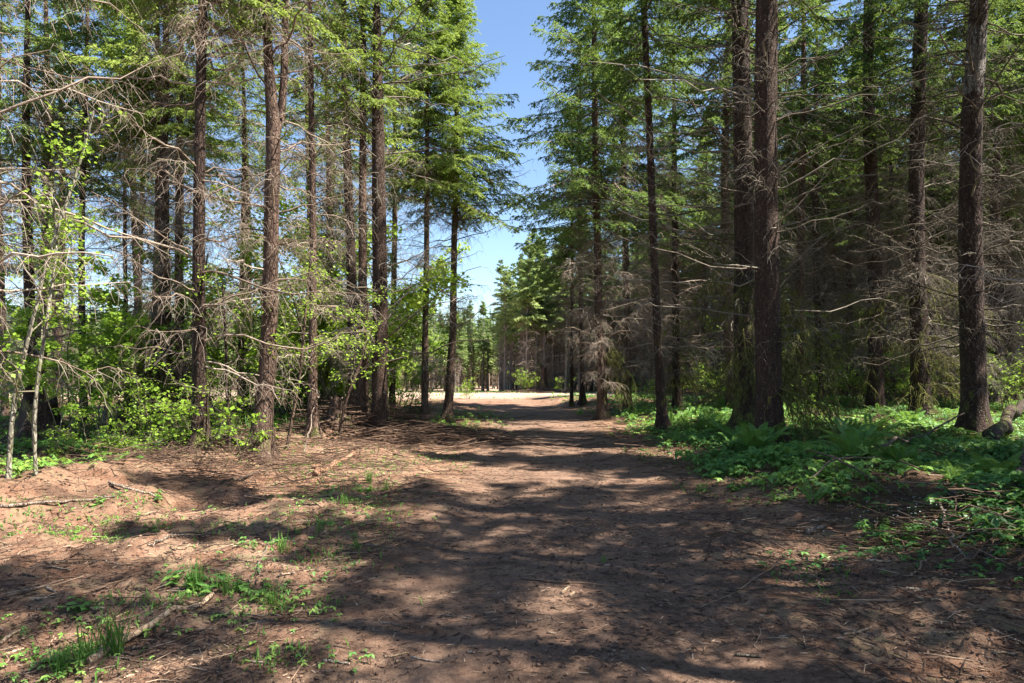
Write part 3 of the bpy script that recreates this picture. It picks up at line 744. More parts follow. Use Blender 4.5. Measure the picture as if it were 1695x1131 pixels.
# ---- wooded hill and the depth of the wood: masses
def mass(name, label, n, xr, yr, Hr, seed, pix=True, B=60, R0=2.6, W0=0.45, lo=0.12, leaf='needles_far', tr=0.17, cat='wood'):
    rng = np.random.default_rng(seed); mb = MB()
    Y = rng.uniform(*yr, n); x = rng.uniform(*xr, n)
    if pix: x = (x - 847.5) / F * Y
    z = ground_z(x, Y); H = rng.uniform(*Hr, n)
    u = rng.uniform(0, 1, (n, B)) ** 0.8; az = rng.uniform(0, 2 * PI, (n, B))
    R = (1 - u) * R0 * rng.uniform(0.7, 1.1, (n, B)) + 0.1
    hz = z[:, None] + H[:, None] * (lo + (1 - lo) * u)
    P = np.stack([np.broadcast_to(x[:, None], (n, B)), np.broadcast_to(Y[:, None], (n, B)), hz], -1).reshape(-1, 3)
    Dv = np.stack([np.cos(az) * R, np.sin(az) * R, -0.25 * R], -1).reshape(-1, 3)
    W = np.cross(unit(Dv + rng.normal(0, .2, Dv.shape)), UP) * W0
    mb.blades(P, Dv, W, None, 0, np.clip(np.repeat(rng.uniform(0.1, 0.8, n), B) + rng.normal(0, .1, n * B), 0, 1))
    base = np.stack([x, Y, z - 0.2], -1)
    mb.tubes(np.stack([base, base + np.stack([0 * H, 0 * H, H * 0.95], -1)], 1), np.stack([np.full(n, tr), np.full(n, 0.03)], 1), 4, 1, 0.4)
    o = obj(name, mb.mesh(name, [leaf, 'deadwood']))
    tag(o, label, cat, None, 'stuff')
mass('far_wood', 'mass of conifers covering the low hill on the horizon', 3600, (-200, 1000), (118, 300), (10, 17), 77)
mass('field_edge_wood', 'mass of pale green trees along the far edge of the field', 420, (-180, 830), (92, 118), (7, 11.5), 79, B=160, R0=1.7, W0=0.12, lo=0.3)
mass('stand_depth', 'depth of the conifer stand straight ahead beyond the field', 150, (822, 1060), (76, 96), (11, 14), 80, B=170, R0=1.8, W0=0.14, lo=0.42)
mass('deep_wood', 'dark mass of trees at the back of the right-hand wood', 720, (1000, 1900), (58, 115), (12, 17), 78, B=110, R0=2.6, W0=0.3, lo=0.02, leaf='needles_dark')

# ------------------------------------------------------------------ undergrowth
def leaf_clumps(mb, rng, pos, n, size, spread, mi, tone, flat=0.6):
    """n leaves around each pos: diamonds with a loose horizontal habit"""
    N = len(pos)
    c = np.repeat(pos, n, 0) + rng.normal(0, spread, (N * n, 3))
    az = rng.uniform(0, 2 * PI, N * n); el = rng.normal(-0.25, 0.45, N * n)
    d = np.column_stack([np.cos(az) * np.cos(el), np.sin(az) * np.cos(el), np.sin(el)])
    sz = size * rng.uniform(0.6, 1.3, N * n)
    nrm = unit(UP + rng.normal(0, 1 - flat + 0.15, (N * n, 3)))
    W = unit(np.cross(d, nrm)) * (sz * 0.42)[:, None]
    mb.blades(c, d * sz[:, None], W, None, mi, np.clip(np.repeat(tone, n) + rng.normal(0, 0.15, N * n), 0, 1))

def maple(seed, H, stems, spread, leaves, lsize=0.075, cl=5, sprd=0.045, name='vine_maple', r=0.012, lm='maple_leaf'):
    rng = np.random.default_rng(seed)
    root = thing(name, 'x', 'shrub', (0, 0, 0))
    az = rng.uniform(0, 2 * PI, stems); L = H * rng.uniform(0.6, 1.05, stems)
    base = np.column_stack([rng.normal(0, 0.12, stems), rng.normal(0, 0.12, stems), np.full(stems, -0.05)])
    el = np.radians(rng.uniform(62, 88, stems) - spread * 18)
    P = limb_paths(rng, base, az, L, el, rng.uniform(0, 0.35, stems) * spread, 9, 0.022, 0.3)
    t = np.linspace(0, 1, 9)
    mb = MB(); mb.tubes(P, (r * (0.5 + L / H))[:, None] * (1 - 0.8 * t)[None], 5, 0, rng.uniform(0.2, 0.9, stems))
    T, _, _ = twig_paths(rng, P, 9, 0.25, 1.0, lambda t, u: 0.38 * H ** 0.6 * (1.1 - 0.5 * t) * u * 0.7, (35, 75), 0.1, 5, 0.06, 0.15)
    mb.tubes(T, np.linspace(0.005, 0.0018, 5)[None] * np.ones((len(T), 1)), 3, 0, rng.uniform(0.1, 0.8, len(T)))
    T2, _, _ = twig_paths(rng, T, 4, 0.3, 1.0, lambda t, u: 0.22 * u, (30, 70), 0.15, 3, 0.05)
    mb.tubes(T2, np.linspace(0.003, 0.0015, 3)[None] * np.ones((len(T2), 1)), 3, 0, rng.uniform(0.1, 0.8, len(T2)))
    obj('stemwork', mb.mesh('stemwork', ['maple_stem']), root)
    lb = MB()
    tips = np.concatenate([T2[:, -1], T[:, -1], T2[:, 1]])
    tips = tips[rng.uniform(0, 1, len(tips)) < leaves]
    leaf_clumps(lb, rng, tips, cl, lsize, sprd, 0, rng.uniform(0.2, 0.9, len(tips)))
    obj('foliage', lb.mesh('foliage', [lm]), root)
    return root

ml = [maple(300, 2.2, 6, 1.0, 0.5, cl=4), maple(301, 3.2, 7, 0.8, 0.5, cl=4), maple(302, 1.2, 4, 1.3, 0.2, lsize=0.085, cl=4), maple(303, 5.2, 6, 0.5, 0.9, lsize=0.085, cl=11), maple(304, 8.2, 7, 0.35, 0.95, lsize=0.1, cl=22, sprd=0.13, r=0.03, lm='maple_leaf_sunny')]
def scatter_px(rows, protos, lab, grp, seed, smin=0.8, smax=1.2):
    r2 = random.Random(seed)
    out = []
    for (px, py, k, sc) in rows:
        p = hit(px, py) if py > 0 else np.array([(px - 847.5) / F * -py, -py, 0])
        o = place(protos[k], (p[0], p[1], float(ground_z(p[0], p[1]))), r2.uniform(0, 6.28), sc * r2.uniform(smin, smax), lab, grp)
        out.append(o)
    return out
# left undergrowth (px, py; py<0 means distance in metres)
rl = random.Random(21)
rows = []
for k in range(10):
    px = rl.uniform(20, 420); rows.append((px, -rl.uniform(13.5, 22), rl.choice([0, 0, 1, 2]), 0.9))
for k in range(9):
    px = rl.uniform(80, 400); rows.append((px, rl.uniform(735, 765), 2, 0.7))
for k in range(7):
    rows.append((rl.uniform(455, 600), -rl.uniform(18, 26), 1, 1.0))
for k in range(5):
    rows.append((rl.uniform(450, 660), -rl.uniform(22, 32), rl.choice([0, 1, 1, 2]), 0.95))
for k in range(3):
    rows.append((rl.uniform(-20, 420), -rl.uniform(26, 34), rl.choice([1, 3]), 1.0))
lm = scatter_px(rows, ml, 'bright green vine maple bush in the undergrowth of the left-hand trees', 'vine maple bushes under the left-hand trees', 3)
tall = scatter_px([(500, -25, 4, 0.6), (470, -29, 4, 0.6), (640, -30, 4, 0.55), (562, -18.3, 4, 0.95), (532, -19.5, 4, 0.85), (588, -20.5, 4, 0.8), (545, -23, 4, 1.05), (575, -26, 4, 1.05)], ml, 'tall yellow-green maple with sunlit leaf colour behind the reddish trunks', 'tall sunlit maples behind the reddish trunks', 4)
tall2 = scatter_px([(365, -18, 3, 1.2), (480, -21, 3, 1.0), (660, -25, 3, 0.9), (160, -15, 3, 1.15), (225, -16, 3, 1.05), (90, -14, 3, 1.0), (285, -17.5, 3, 1.0)], ml, 'tall thin-stemmed maple with sprinkled green leaves at the far left', 'tall leafy maples at the far left', 5)
sm = scatter_px([(662, 690, 2, 0.8), (680, 680, 0, 0.9), (776, -36, 0, 0.6)], ml, 'small leafy bush beside the pair of thin young conifers', 'small bushes beside the thin young conifers', 6)
rm = scatter_px([(1330, -24, 1, 1.0), (1390, -27, 1, 1.0), (1420, -24, 0, 1.1), (1480, -23, 1, 0.9), (1570, -26, 1, 1.0), (1640, -24, 0, 1.0), (1185, -26, 0, 1.0), (1060, -27, 0, .9), (1150, -30, 1, .9), (1240, -26, 1, 1.1), (1510, -30, 3, 0.8), (1360, -32, 3, 0.9), (1300, -20, 2, 1.2), (1680, -21, 1, 1.0)],
                ml, 'leafy bush catching specks of sun in the dim right-hand wood', 'leafy bushes in the right-hand wood', 8)

# pale crooked saplings at the far left
def sapling(name, label, pts, seed, leaves=0.35, m='bark_pale', Y=None, limbs=8):
    rng = np.random.default_rng(seed)
    p0 = hit(*pts[0][:2]) if Y is None else px2w(pts[0][0], pts[0][1], Y)
    gz = float(ground_z(p0[0], p0[1]))
    root = thing(name, label, 'sapling', (p0[0], p0[1], gz))
    W = np.array([px2w(a, b, p0[1]) for a, b, c in pts]) - np.array([p0[0], p0[1], gz]); W[0, 2] = -0.05
    R = np.array([c / 2 / F * p0[1] for a, b, c in pts])
    t = np.linspace(0, 1, len(pts)); tt = np.linspace(0, 1, 30)
    P = np.column_stack([np.interp(tt, t, W[:, k]) for k in range(3)]); P[:, 1] += 0.06 * np.sin(tt * 7 + seed)
    P[2:-2] = np.stack([np.convolve(P[:, k], np.ones(5) / 5, 'valid') for k in range(3)], 1)
    mb = MB(); mb.tubes(P[None], np.interp(tt, t, R)[None] * (1 + 0.08 * rng.normal(0, 1, 30))[None], 10, 0, 0.5)
    obj('trunk', mb.mesh('trunk', [m]), root)
    B, _, _ = twig_paths(rng, P[None], limbs, 0.3, 1.0, lambda t, u: 1.3 * (1.2 - t) * u, (30, 65), 0.0, 8, 0.05, 0.25)
    T, _, _ = twig_paths(rng, B, 8, 0.2, 1.0, lambda t, u: 0.45 * u, (30, 65), 0.1, 5, 0.06)
    lb = MB(); lb.tubes(B, np.linspace(0.010, 0.003, 8)[None] * np.ones((len(B), 1)), 5, 0, 0.8)
    lb.tubes(T, np.linspace(0.004, 0.0015, 5)[None] * np.ones((len(T), 1)), 3, 0, 0.6)
    tips = T[:, 1:].reshape(-1, 3); tips = tips[rng.uniform(0, 1, len(tips)) < leaves]
    leaf_clumps(lb, rng, tips, 7, 0.052, 0.05, 1, rng.uniform(0.3, 1, len(tips)))
    obj('branchwork', lb.mesh('branchwork', ['maple_stem', 'maple_leaf']), root)
sapling('maple_sapling', 'crooked pale mossy sapling at the very left edge, leaning right as it rises', [(8, 795, 9), (10, 740, 8), (22, 660, 7), (52, 560, 6), (75, 470, 5.5), (95, 380, 5), (120, 300, 5), (150, 180, 3)], 1)
sapling('maple_sapling', 'grey-green crooked sapling rising in front of the broken stump', [(54, 790, 7), (56, 720, 6.5), (66, 640, 6), (78, 560, 5.5), (82, 480, 4.5), (90, 400, 4), (80, 300, 3)], 2)
sapling('maple_sapling', 'pale forked sapling between the mossy trunks and the dark rough trunk', [(337, 700, 8), (326, 660, 7), (312, 600, 6), (316, 560, 5), (330, 500, 4), (345, 420, 3)], 3)
sapling('maple_sapling', 'whitish broken stem standing among leaves left of the mossy trunks', [(172, 715, 7), (180, 660, 7), (192, 610, 6), (200, 565, 4)], 4, 0.6)
sapling('maple_sapling', 'thin dark leaning stem halfway between the dark rough trunk and the forked conifer', [(382, 750, 6), (378, 690, 5), (372, 640, 5), (376, 560, 4), (370, 470, 3)], 5, 0.25, 'bark_dark')
sapling('maple_sapling', 'thin stem curving up between the forked conifer and the sunlit scaly trunk', [(474, 745, 6), (482, 690, 5), (497, 620, 4), (506, 540, 4), (512, 440, 3)], 6, 0.4, 'bark_brown')
sapling('maple_sapling', 'slim dark stem leaning off the verge under the bowed conifer', [(560, 722, 6), (575, 660, 5), (600, 590, 4), (610, 500, 3)], 9, 0.5, 'bark_brown')

# ---- hanging mossy boughs, parts of their trees
def mossy(root, z0, z1, n, L, seed, az=None, m='moss', hang=0.55, tw=14):
    rng = np.random.default_rng(seed)
    zs = rng.uniform(z0, z1, n); a = rng.uniform(0, 2 * PI, n) if az is None else az[0] + rng.normal(0, az[1], n)
    base = np.column_stack([np.zeros(n), np.zeros(n), zs])
    P = limb_paths(rng, base, a, L * rng.uniform(0.6, 1.1, n), np.radians(rng.uniform(-25, 15, n)), rng.uniform(0.3, 0.8, n), 8, 0.03, 0.3)
    mb = MB(); mb.tubes(P, np.linspace(0.02, 0.006, 8)[None] * np.ones((n, 1)), 5, 0, rng.uniform(0.2, 0.8, n))
    T, _, _ = twig_paths(rng, P, tw, 0.1, 1.0, lambda t, u: 0.5 * u, (30, 70), 0.9, 6, 0.08)
    mb.tubes(T, np.linspace(0.008, 0.003, 6)[None] * np.ones((len(T), 1)), 3, 0, rng.uniform(0.1, 0.9, len(T)))
    N = len(T); Bn = 10
    t = rng.uniform(0.05, 1, (N, Bn)); pos, tan = sample(T, t)
    d = np.stack([rng.normal(0, .35, (N, Bn)), rng.normal(0, .35, (N, Bn)), -np.ones((N, Bn))], -1) * (rng.uniform(0.04, 0.16, (N, Bn)) * hang / 0.55)[..., None]
    W = unit(np.cross(d, rng.normal(0, 1, (N, Bn, 3)))) * 0.009
    mb.blades(pos.reshape(-1, 3), d.reshape(-1, 3), W.reshape(-1, 3), None, 0, rng.uniform(0, 1, N * Bn))
    obj('mossy_bough', mb.mesh('mossy_bough', [m]), root)
byl = lambda s: next(o for o in COL.objects if s in str(o.get('label', '')))
mossy(byl('yellow-green mossy bough'), 0.9, 2.0, 7, 0.8, 1, (-0.2, 0.5), hang=0.8)
mossy(byl('draped in moss'), 0.8, 4.4, 22, 1.6, 2, (-1.4, 1.5))
mossy(byl('biggest conifer right'), 0.9, 2.8, 10, 1.4, 3, (-0.4, 0.8))
mossy(byl('first large one right'), 0.8, 4.0, 16, 1.7, 4)
mossy(byl('nearly black trunk in deep'), 0.8, 4.0, 16, 1.7, 5)
mossy(byl('slim trunk in the gloom'), 0.8, 3.5, 14, 1.5, 6)
mossy(byl('dark conifer in the shade midway'), 0.8, 2.5, 12, 1.5, 7)
mossy(byl('thick mossy double'), 0.7, 2.2, 8, 1.1, 8)
mossy(byl('slim dark trunk right of the lichen'), 0.8, 3.5, 14, 1.5, 9)

# ---- sword ferns
def fern(seed, n, L, name='sword_fern'):
    rng = np.random.default_rng(seed); root = thing(name, 'x', 'fern', (0, 0, 0))
    for k in range(n):
        az = 2 * PI * k / n + rng.uniform(-.3, .3); l = L * rng.uniform(0.7, 1.1)
        P = limb_paths(rng, np.array([[0.03 * math.cos(az), 0.03 * math.sin(az), 0.0]]), np.array([az]), np.array([l]), np.radians(rng.uniform(50, 76, 1)), np.array([rng.uniform(0.35, 0.8)]), 12, 0.004, 0.1)
        mb = MB(); mb.tubes(P, np.linspace(0.004, 0.0012, 12)[None], 4, 0, 0.7)
        B = 84; t = np.linspace(0.12, 0.99, B)[None]
        pos, tan = sample(P, t); side = unit(np.cross(tan, UP)); sg = np.where(np.arange(B) % 2 == 0, 1, -1)[None, :, None]
        ln = (l * 0.11 * np.sin(PI * np.clip(t * 0.88 + 0.12, 0, 1)) ** 0.7 + 0.004)[..., None]
        d = unit(side * sg + tan * 0.25 - UP * 0.15) * ln
        W = unit(tan) * 0.0075 * l
        mb.blades(pos.reshape(-1, 3), d.reshape(-1, 3), (W * np.ones_like(d)).reshape(-1, 3), None, 0, np.clip(rng.uniform(0.2, 0.8) + rng.normal(0, .06, B), 0, 1))
        obj('frond', mb.mesh('frond', ['fern']), root)
    return root
fn = [fern(400, 13, 0.85), fern(401, 9, 0.65), fern(402, 6, 0.55)]
fern_heads = [
    ((1492, 778), 0, 1.0, 'lone sword fern with tall pale curled fronds on the crest of the dirt mound'),
    ((1250, 772), 1, 1.0, 'sword fern with two upright fronds at the foot of the biggest conifer'),
    ((1400, 730), 0, 1.15, 'large arching sword fern between the biggest conifer and the reddish trunk'),
    ((1440, 725), 0, 1.2, 'second large sword fern, just right of the first, before the dark reddish trunk'),
    ((1345, 835), 2, 0.9, 'small low fern at the edge of the dirt below the biggest conifer'),
    ((1580, 800), 1, 0.9, 'fern with pale bluish fronds to the right of the dirt mound'),
    ((960, 688), 1, 0.9, 'fern at the very edge of the track before the thin dark conifers'),
    ((985, 690), 2, 0.9, 'tiny fern left of the foot of the conifer with the mossy bough'),
    ((1130, 700), 0, 0.9, 'fern just right of the bowed foot of the leaning conifer'),
    ((1145, 690), 1, 1.0, 'upright fern in the shade behind the bowed leaning conifer'),
    ((1340, 715), 0, 1.0, 'fern in the shade right beside the biggest conifer'),
    ((1545, 745), 1, 1.0, 'fern in front of the nearly black trunk'),
    ((1665, 745), 1, 1.0, 'fern beside the curved fallen log at the right edge'),
]
for (p, k, s, lab) in fern_heads:
    q = hit(*p); place(fn[k], (q[0], q[1], float(ground_z(q[0], q[1]))), random.Random(p[0]).uniform(0, 6.28), s, lab, 'sword ferns by the track')
r5 = random.Random(55)
for k in range(16):
    Y = 8.5 + k * 0.55 + r5.uniform(0, .4); x = float(road_x(Y)) + 3.0 + 1.0 * (10 / Y) + r5.uniform(-0.5, 1.4)
    place(fn[r5.randrange(3)], (x, Y, float(ground_z(x, Y))), r5.uniform(0, 6.28), r5.uniform(1.1, 1.5), 'fern', 'sword ferns under the right-hand trees')
for k in range(46):
    px = r5.uniform(1010, 1720); Y = r5.uniform(15, 27)
    x = (px - 847.5) / F * Y
    place(fn[r5.randrange(3)], (x, Y, float(ground_z(x, Y))), r5.uniform(0, 6.28), r5.uniform(0.8, 1.25), 'sword fern in the green carpet under the right-hand trees', 'sword ferns under the right-hand trees')
for k in range(10):
    px = r5.uniform(0, 400); Y = r5.uniform(12.5, 18); x = (px - 847.5) / F * Y
    place(fn[1 + r5.randrange(2)], (x, Y, float(ground_z(x, Y))), r5.uniform(0, 6.28), r5.uniform(0.7, 1.1), 'small fern among the leafy undergrowth on the left', 'ferns in the left undergrowth')

# ---- ground cover, grass, litter
def density(px_zone, n, seed, ymin, ymax, fn_mask, xlim=(-0.8, 0.8)):
    rng = np.random.default_rng(seed); Y = ymin * (ymax / ymin) ** rng.uniform(0, 1, n)
    x = rng.uniform(*xlim, n) * Y * 1.0
    m = rng.uniform(0, 1, n) < fn_mask(x, Y)
    return x[m], Y[m], rng
def right_mask(x, y):
    d = x - road_x(y)
    mound = np.exp(-((x - 4.4) / 0.8) ** 2 - ((y - 7.3) / 0.6) ** 2)
    e = 1.9 + 1.3 * sst(10, 5.5, y) + 0.5 * fbm(x, y, 91, 2)
    return sst(0, 1.1, d - e) * np.clip(0.65 + 1.4 * vnoise(x * 0.9, y * 0.9, 92), 0.08, 1) * (1 - 0.85 * mound) * (1 - sst(28, 36, y)) * (y > 5)
def left_mask(x, y):
    lx = -5.6 + 1.9 * (y - 7.8) / 6.1
    return sst(0, 0.9, np.minimum(lx, -3.0) - x) * np.clip(0.4 + 1.5 * vnoise(x * 0.8, y * 0.8, 93), 0.0, 1) * (1 - sst(30, 36, y)) + \
        0.9 * np.exp(-((x + 1.9) / 1.3) ** 2 - ((y - 21) / 3.0) ** 2)
def herbs(name, label, n, seed, mask, xlim, ys, matn, size, hgt, lf=5):
    x, y, rng = density(None, n, seed, ys[0], ys[1], mask, xlim)
    N = len(x); z = ground_z(x, y)
    h = hgt * rng.uniform(0.3, 1.2, N); base = np.column_stack([x, y, z])
    lean = rng.normal(0, 0.18, (N, 2)) * h[:, None]
    top = base + np.column_stack([lean, h])
    mb = MB()
    mb.tubes(np.stack([base - UP * 0.01, (base + top) / 2 + rng.normal(0, 0.008, (N, 3)), top], 1), np.full((N, 3), 0.0018), 3, 0, 0.4)
    tone = np.clip(rng.uniform(0, 1, N) * 0.5 + 0.25 + 0.8 * vnoise(x * 0.7, y * 0.7, 95), 0, 1)
    az0 = rng.uniform(0, 2 * PI, N); sz = size * rng.uniform(0.6, 1.5, N)
    for k in range(lf):
        a = az0 + k * 2 * PI / lf + rng.normal(0, 0.25, N); el = rng.normal(0.0, 0.3, N)
        d = np.column_stack([np.cos(a) * np.cos(el), np.sin(a) * np.cos(el), np.sin(el)]) * sz[:, None]
        W = unit(np.cross(d, UP + rng.normal(0, 0.25, (N, 3)))) * (sz * 0.3)[:, None]
        mb.blades(top, d, W, -UP * (sz * 0.35)[:, None], 0, np.clip(tone + rng.normal(0, 0.1, N), 0, 1))
    tag(obj(name, mb.mesh(name, [matn])), label, 'ground cover', None, 'stuff')
herbs('herb_carpet', 'leafy green carpet of low herbs under the right-hand trees', 42000, 501, right_mask, (0.05, 0.85), (5, 34), 'herb', 0.075, 0.16)
herbs('clover_carpet', 'low bright green leaves between the herbs on the right bank', 26000, 502, right_mask, (0.05, 0.85), (5, 30), 'herb_light', 0.04, 0.06, 4)
herbs('leafy_carpet', 'low leafy ground cover beneath the left-hand trees', 15000, 503, left_mask, (-0.85, 0.0), (7, 32), 'herb_light', 0.07, 0.14)
PATCH = [(320, 965, .3, .2, .9), (370, 985, .3, .2, 1.), (570, 828, .5, .45, 1.2), (610, 800, .4, .5, 1.3), (450, 905, .35, .35, .8), (430, 1000, .5, .3, .7), (130, 1040, .35, .3, .6), (250, 1010, .3, .25, .6),
         (500, 870, .6, .4, .9), (640, 860, .35, .5, .5), (90, 1100, .3, .2, .6), (540, 930, .4, .35, .6), (480, 1090, .25, .15, .4), (700, 760, .5, .9, .8), (620, 775, .5, .8, .7), (200, 830, .9, .3, .6), (60, 850, .6, .25, .7), (350, 880, .6, .35, .5)]
PW = [(*hit(a, b)[:2], c, d_, e) for a, b, c, d_, e in PATCH]
def patches(x, y):
    r = 0
    for (a, b, c, d_, e) in PW: r = r + e * np.exp(-((x - a) / c) ** 2 - ((y - b) / d_) ** 2)
    return r
herbs('dirt_weeds', 'patches of small green weeds on the dirt left of the track', 13000, 506, lambda x, y: np.clip(patches(x, y) * (0.6 + 1.6 * vnoise(x * 4, y * 4, 207)), 0, 1), (-0.85, 0.1), (3, 14), 'herb', 0.026, 0.05, 4)
herbs('verge_weeds', 'thin scatter of small green weeds on the dirt left of the track', 11000, 504, lambda x, y: np.clip(2.4 * vnoise(x * 0.75, y * 0.75, 96) - 0.2, 0, 1) * sst(1.2, 1.9, road_x(y) - x) * (x > -5.2 + 0.25 * (y - 7)) * (y < 19), (-0.8, 0.05), (3, 19), 'herb_light', 0.028, 0.035, 4)
herbs('edge_weeds', 'small green weeds thinning out at the right edge of the track', 7000, 505, lambda x, y: np.clip(2.2 * vnoise(x * 0.9, y * 0.9, 197), 0, 1) * sst(1.3, 2.0, x - road_x(y)) * (1 - sst(3.2, 4.2, x - road_x(y))) * (y < 24), (0.0, 0.8), (4.5, 24), 'herb', 0.04, 0.05, 4)
def grass_stuff(name, label, n, seed, mask, xlim, ys, h0, wd=0.004):
    x, y, rng = density(None, n, seed, ys[0], ys[1], mask, xlim)
    N = len(x); base = np.column_stack([x, y, ground_z(x, y) - 0.005]); az = rng.uniform(0, 2 * PI, N)
    h = h0 * rng.uniform(0.3, 1.3, N); b = rng.uniform(0.1, 0.7, N) * h
    d = np.column_stack([np.cos(az) * b, np.sin(az) * b, h])
    W = np.column_stack([-np.sin(az), np.cos(az), np.zeros(N)]) * wd * (1 + y / 12)[:, None]
    mb = MB(); mb.blades(base, d, W, np.column_stack([np.cos(az) * b * 0.5, np.sin(az) * b * .5, -0.2 * h]), 0, rng.uniform(0, 1, N))
    tag(obj(name, mb.mesh(name, ['grass'])), label, 'grass', None, 'stuff')
def verge(x, y):
    d = x - road_x(y)
    a = 1.3 * np.clip(2.0 * vnoise(x * 0.75, y * 0.75, 96) - 0.1, 0, 1) * (d < -1.3) * (x > -6 + 0.3 * (y - 7)) * (1 - sst(17, 22, y)) * 0.55
    b = np.exp(-((x + 1.7) / 1.3) ** 2 - ((y - 20.5) / 3.0) ** 2) * (d < -1.0)
    c = 0.5 * np.clip(1.5 * vnoise(x * 0.8, y * 0.8, 97), 0, 1) * (d > 1.5) * (d < 3.5)
    return np.clip(a + b + c + 0.9 * patches(x, y) * (0.4 + 2 * vnoise(x * 3, y * 3, 208)), 0, 1)
grass_stuff('verge_grass', 'thin green grass on the verges of the track', 80000, 510, verge, (-0.8, 0.5), (3.0, 30), 0.07)
def fieldg(x, y): return (0.3 + 0.7 * sst(44, 56, y)) * (1 - sst(3, 8, x - 0.05 * (y - 35))) * np.clip(0.4 + 2 * vnoise(x * 0.2, y * 0.2, 98), 0, 1)
grass_stuff('field_grass', 'patchy grass on the open field', 30000, 511, fieldg, (-0.8, 0.15), (36, 95), 0.12, 0.012)
def back_mask(x, y): return (x < -4) * 1.0
grass_stuff('sunlit_grass', 'tall bright grass behind the left-hand trunks', 26000, 512, lambda x, y: 0.8 * sst(14, 17, y) * (1 - sst(30, 36, y)) * np.clip(0.35 + 1.8 * vnoise(x * .5, y * .5, 99), 0, 1) * (x < -3.2 - (y - 14) * 0.05), (-0.8, -0.05), (13, 36), 0.35, 0.006)

def tuft(seed, n, H, name='grass_tuft', wide=1.0):
    rng = np.random.default_rng(seed); root = thing(name, 'x', 'grass tuft', (0, 0, 0))
    base = np.column_stack([rng.normal(0, 0.03, n), rng.normal(0, 0.03, n), np.zeros(n)])
    P = limb_paths(rng, base, rng.uniform(0, 6.28, n), H * rng.uniform(0.5, 1.1, n), np.radians(rng.uniform(62, 88, n)), rng.uniform(0.0, 0.4, n), 6, 0.01, 0.0)
    T = np.gradient(P, axis=1); A = unit(np.cross(T, UP + 0 * T)); w_ = np.array([0.8, 1, 0.95, 0.8, 0.5, 0.05]) * 0.0034 * wide
    V = np.stack([P - A * w_[None, :, None], P + A * w_[None, :, None]], 2)
    i = np.arange(n * 12).reshape(n, 6, 2); Q = np.stack([i[:, :-1, 0], i[:, :-1, 1], i[:, 1:, 1], i[:, 1:, 0]], -1)
    mb = MB(); mb.quads(V, Q, 0, np.repeat(rng.uniform(0.1, 0.9, n), 12))
    me = mb.mesh('blade_clump', ['grass'])
    obj('blade_clump', me, root)
    return root
tf = [tuft(600, 50, 0.34), tuft(601, 26, 0.22), tuft(602, 30, 0.28, wide=1.2)]
def weed(seed, n, H, size, name='weed_plant'):
    rng = np.random.default_rng(seed); root = thing(name, 'x', 'plant', (0, 0, 0))
    base = np.zeros((n, 3)); P = limb_paths(rng, base, rng.uniform(0, 6.28, n), H * rng.uniform(0.5, 1.1, n), np.radians(rng.uniform(30, 80, n)), rng.uniform(0.1, 0.4, n), 5, 0.02, 0.0)
    mb = MB(); mb.tubes(P, np.linspace(0.003, 0.0015, 5)[None] * np.ones((n, 1)), 4, 0, 0.3)
    obj('stalk', mb.mesh('stalk', ['herb_light']), root)
    lb = MB()
    for k in range(5):
        tip = P[:, -1]; az = rng.uniform(0, 2 * PI, n); d = np.column_stack([np.cos(az), np.sin(az), rng.normal(0.0, 0.25, n)]) * (size * rng.uniform(0.7, 1.3, n))[:, None]
        W = unit(np.cross(d, UP + rng.normal(0, .2, (n, 3)))) * size * 0.33
        lb.blades(tip - d * 0.1 - UP * 0.015 * k, d, W, -UP * size * 0.3, 0, rng.uniform(0.2, 0.9, n))
    obj('leaf_cluster', lb.mesh('leaf_cluster', ['herb']), root)
    return root
wd = [weed(610, 12, 0.16, 0.07), weed(611, 7, 0.12, 0.06), weed(612, 14, 0.45, 0.16)]
tl_ = [((185, 1085), 0, 1.15, 'tallest grass tuft, beside the peeled branch in the left foreground'), ((140, 1095), 2, 0.9, 'broad-bladed grass tuft left of the tallest one in the left foreground'),
       ((325, 975), 0, 0.9, 'grass tuft growing at the upper end of the peeled branch'), ((375, 985), 1, 1.0, 'thin grass tuft just past the upper end of the peeled branch'),
       ((465, 915), 1, 1.0, 'grass tuft beside the short white stick'), ((612, 800), 0, 0.8, 'grass tuft beyond the split orange log, nearer the wheel track'),
       ((570, 835), 1, 0.9, 'sunlit grass tuft on the dirt between split log and wheel track'), ((448, 1005), 1, 0.8, 'sparse grass tuft alone in the dirt, left of the wheel track'),
       ((100, 1115), 0, 0.7, 'grass tuft at the bottom left corner'), ((530, 880), 1, 0.8, 'small grass tuft in the shadow below the sunlit one'),
       ((1000, 930), 1, 0.45, 'tiny grass tuft in the middle of the track'), ((590, 905), 1, 0.7, 'thin grass tuft at the left edge of the wheel track'),
       ((640, 812), 1, 0.9, 'grass tuft in shade close to the wheel track')]
for (p, k, s, lab) in tl_:
    q = hit(*p); place(tf[k], (q[0], q[1], q[2] - 0.01), p[0] * 0.7, s, lab, 'grass tufts left of the track')
